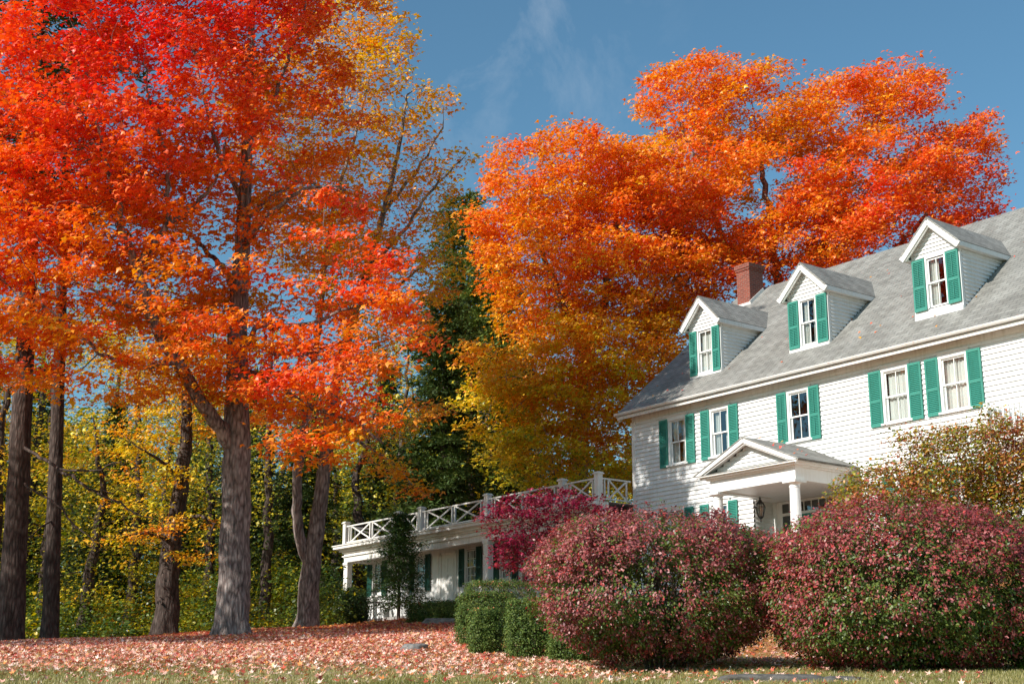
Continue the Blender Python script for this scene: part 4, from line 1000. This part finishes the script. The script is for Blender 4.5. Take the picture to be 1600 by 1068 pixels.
# the two big pine trunks at the far left
def pine(px_base, px_top, d, r, label, seed, H=27, extra=()):
    b = np.array(gp(px_base, d)); t = Wd(px_top, 100, d); s = (t[0]-b[0])/(t[2]-b[2])
    return conifer('pine_tree', b, H, 4.2, label, seed, low=.5, color=(.04,.075,.018), trunk_r=r, lean=(s*H, 0), sparse=True, nl=.26, dens=1.0, extra=extra)
pine(18, 62, 41.0, .34, 'leftmost tree at the lawn edge, a thick dark pine trunk leaning right', 71, extra=[pth([(52,690,41,.05),(95,735,39.5,.045),(150,770,38.5,.035),(210,800,38,.022),(250,815,37.6,.012)]), pth([(40,760,41,.04),(90,790,40,.03),(150,850,39.5,.015)]), pth([(150,770,38.5,.02),(200,765,38,.012),(235,775,37.5,.008)])])
pine(80, 108, 43.0, .23, 'dark pine trunk second from the left at the lawn edge', 72, extra=[pth([(95,720,43,.04),(140,735,42,.03),(190,725,41,.015)]), pth([(92,800,43,.03),(60,830,42,.02),(30,850,41.5,.012)])])

# ================================================================== FOREST
def forest_proto(seed, H, R, t0, t1, low, per=30, n=560, size=.145):
    rng = np.random.default_rng(seed); sk = Skel()
    sk.path([[0,0,-.3,.26],[.1,0,H*.3,.2],[-.15+rng.normal(0,.3),.1,H*.6,.13],[rng.normal(0,.5),rng.normal(0,.5),H*.93,.03]], step=.5, wob=.05)
    bl = [(np.array([rng.normal(0, R*.3), rng.normal(0, R*.3), H*z]), R*rng.uniform(.55,.9)*w, R*rng.uniform(.55,.9)*w, H*.10) for z, w in zip(np.linspace(low, .92, 7), (.8, 1, 1.05, 1, .9, .75, .5))]
    att = blob_pts(bl, n, rng, .2); att = att[snoise(att, .8, seed) > -.5]
    tf = lambda P, r_: t0+(t1-t0)*np.clip(P[:, 2]/H, 0, 1)+.07*snoise(P, .7, seed+1)+r_.normal(0, .05, len(P))
    return sk, att, tf, size, per
FOR = []
for i, (H, R, t0, t1, low) in enumerate([(13, 3.4, .12, .36, .22), (15, 3.6, .24, .46, .30), (9, 2.8, .20, .34, .16), (17, 4.0, .08, .26, .35)]):
    sk, att, tf, size, per = forest_proto(200+i, H, R, t0, t1, low)
    FOR.append((sk, att, tf, size, per, i))
spots = [  # px, depth, proto, scale, label
 (130, 56, 2, 1.1, 'green and gold tree between the dark pine trunk and the wood behind'),
 (200, 62, 0, 1.1, 'slim tree with green-gold leaves just left of the golden-sprayed maple'), (320, 66, 3, 1.0, 'tree close behind the left side of the big red maple trunk'), (60, 58, 0, 1.0, 'green tree seen between the two dark pine trunks at far left'), (-20, 52, 1, 1.0, 'yellowish tree at the left picture edge behind the leftmost pine trunk'), (-90, 60, 3, 1.1, None), (410, 60, 0, 1.0, 'green tree seen between the big red maple trunk and the two-stemmed trunk'),
 (560, 66, 2, 1.3, 'yellow-green tree seen just left of the end of the wing railing'), (620, 72, 0, 1.15, 'green tree rising behind the young hemlock and the wing railing'), (500, 74, 3, 1.0, 'tree behind the two-stemmed maple trunk'), (680, 84, 1, 1.1, 'yellowish tree behind the dark hemlock and the wing railing'), (150, 76, 3, 1.15, 'tall shaded tree right of the second dark pine trunk'), (250, 84, 1, 1.2, 'yellowish tree deep behind the golden-sprayed maple'), (360, 84, 0, 1.3, None),
 (30, 74, 3, 1.2, None), (-60, 80, 1, 1.2, None), (440, 88, 1, 1.2, None), (580, 90, 3, 1.2, None), (760, 92, 0, 1.2, None), (850, 84, 1, 1.0, 'yellowish tree behind the trunk of the maple beyond the wing'), (1010, 86, 0, 1.0, 'green tree behind the corner where railing meets the big house'), (-160, 66, 0, 1.2, None), (-180, 84, 1, 1.3, None),
 (100, 92, 0, 1.3, None), (200, 98, 3, 1.3, None), (310, 100, 1, 1.2, None), (520, 100, 0, 1.3, None), (650, 104, 3, 1.3, None), (-10, 96, 1, 1.3, None), (940, 98, 1, 1.1, None), (740, 68, 2, 1.2, 'dim yellow-green tree behind the wing railing under the dark conifers'),
 (-700, 56, 3, 1.3, None), (-620, 66, 0, 1.3, None), (-860, 62, 3, 1.3, None), (-430, 78, 3, 1.3, None), (-760, 80, 1, 1.4, None), (-560, 92, 3, 1.4, None), (-300, 54, 1, 1.2, None), (-420, 60, 0, 1.2, None), (-260, 74, 3, 1.2, None)]
made = {}
for px, d, k_, s, lb in spots:
    lb = lb or 'slender tree deep in the shaded wood behind the lawn'
    if k_ not in made:
        sk, att, tf, size, per, i = FOR[k_]
        o = make_tree('forest_tree', (0, 0, 0), sk, att, tf, lb, group='trees of the wood behind the lawn', per=per, size=size, rad=.38, bark=M_BARKD, seed=300+i, kill=.6, step=.4, flare=True, keep=.5)
        made[k_] = o
    else: o = copy_tree(made[k_])
    o.location = gp(px, d); o.rotation_euler = (0, 0, random.uniform(0, 6.28)); o.scale = (s, s, s*random.uniform(.92, 1.12)); tag(o, lb)
# a few conifers inside the wood
cps = [(160, 66, 12.0), (40, 86, 18), (380, 74, 15), (470, 66, 12), (600, 80, 16), (300, 92, 18), (-60, 72, 15), (820, 100, 20)]
cp = None
for px, d, H in cps:
    lb_ = {160: 'short dark conifer right of the second pine trunk', 380: 'dark conifer just right of the big red maple trunk', 470: 'short dark conifer behind the two-stemmed maple', 600: 'dark conifer behind the far end of the wing railing', 820: 'tall dark conifer behind the maple beyond the wing'}; lb = lb_.get(px, 'dark conifer deep in the shaded wood behind the lawn')
    if cp is None: cp = conifer('forest_conifer', (0, 0, 0), 14, 3.3, lb, 81, low=.06, color=(.045,.08,.02), trunk_r=.2, nl=.26, group='conifers of the wood behind the lawn'); o = cp
    else: o = copy_tree(cp)
    tag(o, lb); o.location = gp(px, d); s = H/14; o.scale = (s, s, s); o.rotation_euler = (0, 0, random.uniform(0, 6))

# a stout-trunked maple at the wood's edge with golden layered sprays
D5 = 47.5; b5 = Wd(262, 935, D5); b5[2] = float(gz(b5[0], b5[1])); sk = Skel()
sk.path([[b5[0], b5[1], b5[2]-.25, .40]]+pth([(262,915,D5,.37),(266,870,D5,.32),(275,810,D5,.28),(285,740,D5,.25),(292,690,D5,.2),(290,600,D5,.15),(280,480,D5,.08)]), step=.3, wob=.03)
sk.limb(pth([(268,850,D5,.09),(235,830,D5-1,.06),(180,840,D5-2,.03)]), wob=.03); sk.limb(pth([(275,815,D5,.09),(310,800,D5-1,.06),(335,820,D5-1.6,.03)]), wob=.03); sk.limb(pth([(283,750,D5,.10),(250,720,D5-1,.06),(220,700,D5-1.6,.03)]), wob=.03)
att = blob_pts([BL(225,835,D5-1.6,1.5,1.6,.40), BL(170,850,D5-2,1.0,1.4,.28), BL(300,825,D5-1.6,1.1,1.4,.45), BL(300,870,D5-1.2,.9,1.2,.30), BL(245,745,D5-1,1.5,1.6,.5), BL(200,690,D5,1.6,2,.5), BL(290,650,D5,2.2,2.2,1.0), BL(260,560,D5+1,2.6,2.6,1.6), BL(200,790,D5-1,1.1,1.4,.25)], 950, np.random.default_rng(46), .1)
make_tree('forest_maple', b5, sk, att, lambda P, r_: .40+.08*snoise(P, .8, 47)+r_.normal(0, .05, len(P)), 'stout maple with golden layered sprays at the wood edge, left of the big red maple', per=30, size=.135, rad=.26, flat=.3, seed=47, bark=M_BARKD, kill=.42, step=.3, keep=.5)

# undergrowth along the wood edge, and the far wood that closes the view
rng = np.random.default_rng(90); C_ = []
for _ in range(300):
    px = rng.uniform(-200, 760); d = rng.uniform(47.5, 72)
    if px > 505 and d < 61: continue
    q = gp(px, d); h = (.5+2.9*rng.random()**2)*(1 if d > 52 else .55); R = rng.uniform(.5, 1.2)
    n = int(20*R*h+8); C_.append(np.stack([q[0]+rng.normal(0, R*.5, n), q[1]+rng.normal(0, R*.5, n), q[2]+h*rng.uniform(.05, 1, n)], 1))
C_ = np.concatenate(C_)
tf = lambda P, r_: .13+.17*snoise(P, .5, 91)+.11*snoise(P, 1.4, 92)+r_.normal(0, .05, len(P))
o = leaf_obj('undergrowth', [foliage(C_, 13, rng, rad=.24, size=.13, tfun=tf, TV=OVAL_V*np.array([1.3,1,1]), TF=OVAL_F)], None, M_LEAF); tag(o, 'yellow and green undergrowth along the edge of the wood', 'undergrowth', kind='stuff')
C_ = []
for _ in range(2800):
    px = rng.uniform(-900, 1700); d = rng.uniform(108, 150); q = gp(px, d); C_.append([q[0], q[1], q[2]+rng.uniform(0, 1)**.8*(15+4*math.sin(px*.013))])
C_ = np.array(C_)
tf = lambda P, r_: .16+.10*snoise(P, .15, 93)+r_.normal(0, .06, len(P))
o = leaf_obj('far_woods', [foliage(C_, 70, rng, rad=1.3, flat=.7, size=.55, tfun=tf)], None, M_LEAF); tag(o, 'distant mass of dark woodland behind the trees', 'woods', kind='stuff')

# ================================================================== SHRUBS
def shrub(name, base, rx, ry, rz, label, seed, n_leaf, size, colfun, cat='shrub', shape='dome', stems=14, zc=None, clump=.10, TV=OVAL_V, group=None, m_=None, gaps=.0, ragged=.05, shell=.25, power=1.0, taper=0.0, shoots=0):
    rng = np.random.default_rng(seed); base = np.array(base, float); root = empty(name, base); tag(root, label, cat, group)
    zc = rz*.5 if zc is None else zc; C = base+np.array([0, 0, zc])
    nc = n_leaf//12; d = rng.normal(0, 1, (nc, 3)); d /= np.linalg.norm(d, axis=1, keepdims=True)
    if shape == 'box': e = d/np.abs(d).max(1, keepdims=True); d = .82*e+.18*d
    if power != 1.0: d = np.sign(d)*np.abs(d)**power
    lump = 1+ragged*snoise(d*3, 1.3, seed+1)+ragged*.6*snoise(d*3, 3.6, seed+2)
    rad = 1-shell*rng.random(nc)**1.6; rad = np.where(rng.random(nc) < .18, rad*rng.uniform(.45, 1, nc), rad)
    K = C + d*(rad*lump)[:, None]*np.array([rx, ry, rz*.5]); K[:, :2] = C[:2]+(K[:, :2]-C[:2])*(1-taper*np.clip(-d[:, 2]-.15, 0, 1))[:, None]; ok = K[:, 2] > gz(K[:, 0], K[:, 1])+.03
    if gaps > 0: ok &= snoise(K, 2.4, seed+3) > -1.0+gaps
    K, dd, rad = K[ok], d[ok], rad[ok]
    if shoots:                                            # stray new growth beyond the clipped outline
        sd_ = rng.normal(0, 1, (shoots, 3)); sd_[:, 2] = np.abs(sd_[:, 2])*1.3; sd_ /= np.linalg.norm(sd_, axis=1, keepdims=True)
        q0 = C + sd_*np.array([rx, ry, rz*.5])*1.0; dr = sd_*.6+np.array([0, 0, .6])+rng.normal(0, .25, sd_.shape); ln_ = rng.uniform(.05, .20, shoots)
        ex_ = np.concatenate([q0+dr*(ln_*t_)[:, None] for t_ in (0, .25, .5, .75, 1)]); K = np.concatenate([K, ex_]); dd = np.concatenate([dd, np.tile(sd_, (5, 1))])
    idx = np.repeat(np.arange(len(K)), 12); off = rng.normal(0, clump, (len(idx), 3))*np.array([1, 1, .65]); P = K[idx]+off
    nr = dd[idx]*.7 + rng.normal(0, .55, P.shape)+np.array([0, 0, .55]); ax = dd[idx]+rng.normal(0, .6, P.shape)+np.array([0, 0, -.2])
    rel = (P-C)/np.array([rx, ry, rz*.5]); col = colfun(P, rel, np.repeat(rng.random(len(K)), 12), rng)
    leaf_obj('foliage', [leaves(P, nr, size*rng.uniform(.6, 1.3, len(P)), col, TV, OVAL_F, ax, rng)], root, m_ or M_LEAF, base)
    m = MB()
    for i in range(stems):
        a = rng.uniform(0, 6.28); t = rng.uniform(.15, .85); r0 = rng.uniform(.02, .12)
        p = [np.array([math.cos(a)*r0, math.sin(a)*r0, -.1])]
        for s in (.2, .45, .7, .92): p.append(np.array([math.cos(a)*rx*t*s**.9, math.sin(a)*ry*t*s**.9, (rz*.95)*s*(1-.35*t*t)])+rng.normal(0, .05, 3))
        rr = rng.uniform(.010, .022)*max(.5, rz/2.4); m.tube([tuple(q) for q in p], rr, 5)
        for s_ in range(3):
            q = p[rng.integers(1, 4)]; e = q+rng.normal(0, .25, 3)*rz/2+np.array([0, 0, .3]); m.tube([tuple(q), tuple(e)], rr*.55, 4)
    m.build('stems', M_TWIG, root)
    return root
ROSE = np.array([[.38,.11,.105],[.48,.18,.165],[.29,.07,.075],[.52,.08,.075],[.20,.05,.06],[.34,.13,.10]])
GREEN = np.array([[.07,.12,.02],[.12,.16,.03],[.16,.20,.035]])
def mixcols(A, u): return A[np.minimum((u*len(A)).astype(int), len(A)-1)]
def c_burn(bias, redder=0):
    def f(P, rel, u, rng):
        out = np.linalg.norm(rel, axis=1); pr = .80*np.clip((out-.70)/.28, 0, 1)*(.72+.33*np.clip(rel[:, 2]+.55, 0, 1)) + bias + .26*snoise(P, 1.25, 33)
        isr = (.75*u+.25*rng.random(len(P))) < pr
        c = np.where(isr[:, None], mixcols(ROSE, np.clip(rng.random(len(P))*(.95 if not redder else 1), 0, .999)), mixcols(GREEN, rng.random(len(P))))
        if redder: c = np.where(isr[:, None], c*np.array([1.08, .88, .9]), c)
        return np.clip(c*(1+rng.normal(0, .14, (len(P), 1))), .004, .9)
    return f
q = gp(1027, 21.0); shrub('burning_bush', (q[0], q[1], q[2]), 1.84, 1.75, 2.02, 'left of the two big rounded dusty-pink burning bushes', 401, 110000, .050, c_burn(-.14), zc=1.21, clump=.05, shoots=90, taper=.24, stems=30, gaps=.10, ragged=.085, shell=.28, power=.66)
q = gp(1392, 19.5); shrub('burning_bush', (q[0]+.24, q[1], q[2]), 1.98, 1.80, 2.26, 'right of the two big rounded burning bushes, redder on top', 402, 125000, .049, c_burn(-.08, 1), zc=1.12, clump=.05, shoots=100, taper=.10, stems=34, gaps=.2, ragged=.10, shell=.30, power=.82)
def c_box(P, rel, u, rng):
    c = mixcols(np.array([[.035,.07,.010],[.06,.10,.015],[.10,.145,.022],[.16,.19,.04]]), .6*u+.39*rng.random(len(P)))
    top = (rel[:, 2] > .8) & (rng.random(len(P)) < .03); c = np.where(top[:, None], np.array([.6,.2,.10]), c)
    return np.clip(c*(1+rng.normal(0, .15, (len(P), 1))), .004, .9)
def boxw(px0, px1, pyt, pyb, d, ry, label, seed, n=26000, yaw=0, sc=.036):
    a, b, c = Wd(px0, pyt, d), Wd(px1, pyt, d), Wd((px0+px1)/2, pyb, d); rx = (b[0]-a[0])/2; zt = a[2]; zb = float(gz(c[0], d)); h = zt-zb
    return shrub('boxwood_hedge', ((a[0]+b[0])/2, d, zb), rx, ry, h*1.02, label, seed, n, sc, c_box, cat='hedge', shape='box', zc=h*.50, clump=.040, stems=7, m_=M_EVER, ragged=.03, shell=.16, group='clipped box hedges')
boxw(793, 868, 938, 1032, 24.6, .50, 'clipped boxwood nearest the lawn, right against the left burning bush', 411)
boxw(737, 783, 952, 1016, 26.0, .42, 'smallest clipped boxwood, left of and behind the nearest one', 412, 22000)
boxw(716, 806, 927, 985, 28.6, .45, 'square-topped boxwood hedge behind the smallest clipped one', 413, 26000)
boxw(728, 836, 909, 970, 31.5, .60, 'long flat-topped hedge furthest back beneath the magenta maple', 414, 26000)
boxw(860, 935, 972, 1026, 23.4, .45, 'low boxwood half hidden at the left foot of the burning bush', 415, 16000)
q = gp(672, 44.0); shrub('low_hedge', (q[0], q[1], q[2]), .68, .5, .62, 'low bright green hedge in front of the wing beside the stone slab', 416, 14000, .05, c_box, cat='hedge', shape='box', clump=.05, stems=5, m_=M_EVER)
q = gp(706, 46.5); shrub('low_hedge', (q[0], q[1], q[2]), .60, .5, .62, 'low dark hedge in front of the wing door', 417, 12000, .05, c_box, cat='hedge', shape='box', clump=.05, stems=5, m_=M_EVER)
def c_dark(P, rel, u, rng): return np.clip(mixcols(np.array([[.02,.045,.01],[.035,.07,.014],[.06,.09,.015]]), u)*(1+rng.normal(0, .2, (len(P), 1))), .003, .5)
q = gp(549, 56.5); shrub('dark_shrub', (q[0], q[1], q[2]), .55, .5, 1.6, 'dark leafy shrub climbing around the end column of the wing', 418, 15000, .085, c_dark, clump=.12, stems=8, ragged=.2, gaps=.3)
def c_lime(P, rel, u, rng): return np.clip(mixcols(np.array([[.13,.22,.02],[.20,.30,.03],[.08,.15,.02]]), .5*u+.49*rng.random(len(P)))*(1+rng.normal(0, .15, (len(P), 1))), .003, .9)
q = gp(1622, 19.0); shrub('green_shrub', (q[0], q[1], q[2]), .42, .5, 1.35, 'bright green arborvitae shrub at the bottom right corner', 419, 15000, .055, c_lime, clump=.05, stems=6, ragged=.1)

# dwarf magenta maple in front of the wing
def small_tree(name, base, blobs, n, cols, label, seed, per, size, rad, stems, kill=.2, step=.14, infl=1.4, up=.0, twig=.004, flat=.4, TV=MAPLE_V, TF=MAPLE_F, cat='tree', upn=1.0):
    rng = np.random.default_rng(seed); base = np.array(base, float); sk = Skel()
    for i, s in enumerate(stems):
        pts = [[*(base+np.array(p[:3])), p[3]] for p in s]
        if i == 0: sk.path(pts, step=.15, wob=.01)
        else: sk.limb(pts, step=.15, wob=.01)
    att = blob_pts(blobs, n, rng, .1); colonize(sk, att, step, infl, kill, rng=rng, up=up); r, ch = radii(sk, twig, 2.2); V, Fc = tubes(sk, r, flare=None)
    root = empty(name, base); tag(root, label, cat); link_mesh('trunk', fast_mesh('trunk', V-base, Fc, smooth=True), M_TWIG, root)
    P = np.array(sk.P); e = np.where((r < .016) & (np.arange(len(P)) >= sk.n0))[0]; e = e[(ch[e] == 0) | (rng.random(len(e)) < .35)]
    fo = foliage(P[e], per, rng, rad=rad, size=size, tfun=lambda P, r_: np.zeros(len(P)), TV=TV, TF=TF, colfun=cols, flat=flat, upn=upn)
    leaf_obj('crown', [fo], root, M_LEAF, base); return root
def c_mag(P, rng):
    c = mixcols(np.array([[.20,.008,.034],[.33,.015,.065],[.14,.006,.025],[.34,.035,.05],[.18,.02,.03]]), np.clip(.5+.35*snoise(P, 1.5, 55)+rng.normal(0, .25, len(P)), 0, .999)); return np.clip(c*(1+rng.normal(0, .15, (len(P), 1))), .003, .9)
DM = 35.0; q = np.array(gp(838, DM))
small_tree('magenta_maple', q, [BL(835,800,DM,1.45,1.2,.50), BL(900,795,DM,.9,1,.42), BL(790,815,DM,.6,.8,.22), BL(800,870,DM,.7,.8,.25), BL(830,855,DM,1.0,1.1,.55), BL(880,850,DM,.9,1,.6), BL(800,840,DM-.3,.5,.8,.30), BL(850,895,DM,.75,.9,.35), BL(870,768,DM,.55,.7,.22)], 1500, c_mag,
   'small magenta Japanese maple spreading in front of the low wing', 501, 24, .085, .13, [[(0,0,-.2,.07),(.05,0,.5,.06),(-.1,0,.9,.05),(-.3,0,1.4,.035)], [(.02,0,.6,.05),(.4,0,1.1,.04),(.6,0,1.6,.025)], [(-.05,0,.75,.04),(-.6,.1,1.3,.03)]])
def c_bar(P, rng):
    t = np.clip(.43+.30*snoise(P, 1.1, 56)+rng.normal(0, .24, len(P)), 0, .999)
    c = mixcols(np.array([[.15,.19,.025],[.26,.27,.03],[.42,.32,.04],[.55,.25,.06],[.55,.17,.07],[.42,.09,.06]]), t); return np.clip(c*(1+rng.normal(0, .15, (len(P), 1))), .003, .9)
DB = 26.0; q = np.array(gp(1530, DB))
small_tree('autumn_shrub', q, [BL(1375,780,DB,.9,1.2,.40), BL(1345,755,DB,.5,.8,.22), BL(1440,770,DB,1.0,1.2,.6), BL(1385,730,DB,.5,.7,.2), BL(1470,700,DB,.8,.9,.45), BL(1520,680,DB,.6,.9,.3), BL(1480,740,DB,1.0,1.2,.62), BL(1560,720,DB,1.0,1.2,.95), BL(1430,690,DB,.45,.6,.20), BL(1400,680,DB,.35,.5,.10), BL(1360,760,DB,.5,.7,.16), BL(1590,790,DB,1.2,1.3,1.2), BL(1500,820,DB,1.3,1.3,.7), BL(1560,672,DB,.40,.6,.16), BL(1640,740,DB,.9,1,1.1), BL(1540,650,DB,.25,.3,.08)], 5200, c_bar,
   'tall arching shrub with mixed green, gold and rust leaves in front of the house', 502, 34, .066, .11, [[(0,0,-.2,.06),(0,0,.5,.05),(.2,0,1.6,.04),(.4,0,2.6,.02)], [(0,0,.3,.05),(-.7,0,1.5,.035),(-1.3,0,2.6,.02)], [(0,0,.4,.05),(-.5,0,1.3,.03),(-1.6,0,2.0,.02)], [(0,0,.3,.04),(.9,0,1.4,.03)]],
   kill=.15, step=.13, TV=OVAL_V*np.array([1.3,1,1]), TF=OVAL_F, cat='shrub', flat=.7)

# ================================================================== FALLEN LEAVES AND GRASS
rng = np.random.default_rng(77); Pl = []
def scatter(n, y0, y1, pw, xlo, xhi, dens):
    y = y0+(y1-y0)*rng.random(n)**pw; hw = y*.40+1; x = rng.uniform(xlo, xhi, n)*hw
    keep = rng.random(n) < dens(x, y); return x[keep], y[keep]
def dens(x, y):
    n = snoise(np.stack([x, y, 0*x], 1), .8, 71)*.45; a = np.clip((y-15.0)/11, .13, 1)
    a = np.where(x > 1.2+.06*(y-16), a*.35, a); return np.clip(a*(1+n), .03, 1)
x, y = scatter(210000, 14.2, 47, .85, -1.25, .72, dens)
z = gz(x, y)+rng.uniform(.008, .045, len(x)); P = np.stack([x, y, z], 1)
nr = rng.normal(0, .48, P.shape)+np.array([0, 0, 1])+SUN*.25; u = rng.random(len(P))
LC = np.array([[.90,.60,.50],[.92,.52,.41],[.90,.42,.32],[.74,.26,.17],[.55,.085,.05],[.42,.035,.03],[.70,.24,.06],[.62,.40,.18],[.30,.12,.06]])
far = np.clip((y-33)/9, 0, 1); c = mixcols(LC, np.where(rng.random(len(P)) < far, .40+.45*rng.random(len(P)), u**1.15)); c = np.clip(c*(1+rng.normal(0, .14, (len(P), 1))), .01, .9)
o = leaf_obj('fallen_leaves', [leaves(P, nr, .088*rng.uniform(.5, 1.35, len(P)), c, STAR_V, STAR_F, None, rng)], None, M_DRY); tag(o, 'pink and red maple leaves scattered over the lawn', 'leaves', kind='stuff')
# litter on the wood floor and by the wing
n = 30000; y = rng.uniform(44, 66, n); x = rng.uniform(-1.1, .2, n)*(y*.4+1); P = np.stack([x, y, gz(x, y)+rng.uniform(.01, .05, n)], 1)
c = mixcols(np.array([[.55,.20,.05],[.62,.28,.06],[.42,.12,.05],[.30,.12,.05]]), rng.random(n)); nr = rng.normal(0, .3, P.shape)+np.array([0, 0, 1])
o = leaf_obj('leaf_litter', [leaves(P, nr, .15*rng.uniform(.6, 1.2, n), c*(1+rng.normal(0, .15, (n, 1))), MAPLE_V, MAPLE_F, None, rng)], None, M_DRY); tag(o, 'orange leaf litter on the floor of the wood', 'leaves', kind='stuff')
# a few leaves caught on the roofs and in the gutter
n = 46; xr = rng.uniform(0, 14, n); vr = rng.uniform(-.4, 4.5, n)**1.0; Pr = [hloc(a, b, roofz(b)+.02) for a, b in zip(xr, np.abs(vr))]
for _ in range(22):
    a = rng.uniform(5.6, 9.1); b = rng.uniform(-2.4, -.2); Pr.append(hloc(a, b, 7.38-.44*abs(a-7.3)+.02))
for _ in range(40): a = rng.uniform(0, 15); Pr.append(hloc(a, -.51, 9.475))
Pr = np.array(Pr); nr = rng.normal(0, .35, Pr.shape)+np.array([0, 0, 1])-HY*.5
o = leaf_obj('roof_leaves', [leaves(Pr, nr, .11*rng.uniform(.6, 1.2, len(Pr)), pal(rng.uniform(.5, .95, len(Pr))), MAPLE_V, MAPLE_F, None, rng)], None, M_DRY); tag(o, 'scattered fallen leaves lying on the roofs of the farmhouse', 'leaves', kind='stuff')
# mown grass blades
n = 170000; y = 14+16*rng.random(n)**1.25; x = rng.uniform(-1.1, 1.05, n)*(y*.40+.5); P = np.stack([x, y, gz(x, y)-.004], 1)
nr = rng.normal(0, 1, P.shape)*np.array([1, 1, .25]); ax = rng.normal(0, .35, P.shape)+np.array([0, 0, 1])
g_ = mixcols(np.array([[.17,.17,.04],[.26,.24,.07],[.36,.31,.12],[.46,.38,.19]]), np.clip(.45+.3*snoise(P, 1.1, 78)+rng.normal(0, .22, n), 0, .999))
BL_V = np.array([[-.09,0,0],[.09,0,0],[.05,.6,.06],[0,1,.2]])
o = leaf_obj('lawn_grass', [leaves(P, nr, .05*rng.uniform(.5, 1.4, n), g_, BL_V, OVAL_F, ax, rng)], None, M_LEAF); tag(o, 'short dry olive grass of the lawn', 'grass', kind='stuff')
print('faces', sum(len(m.polygons) for m in bpy.data.meshes))
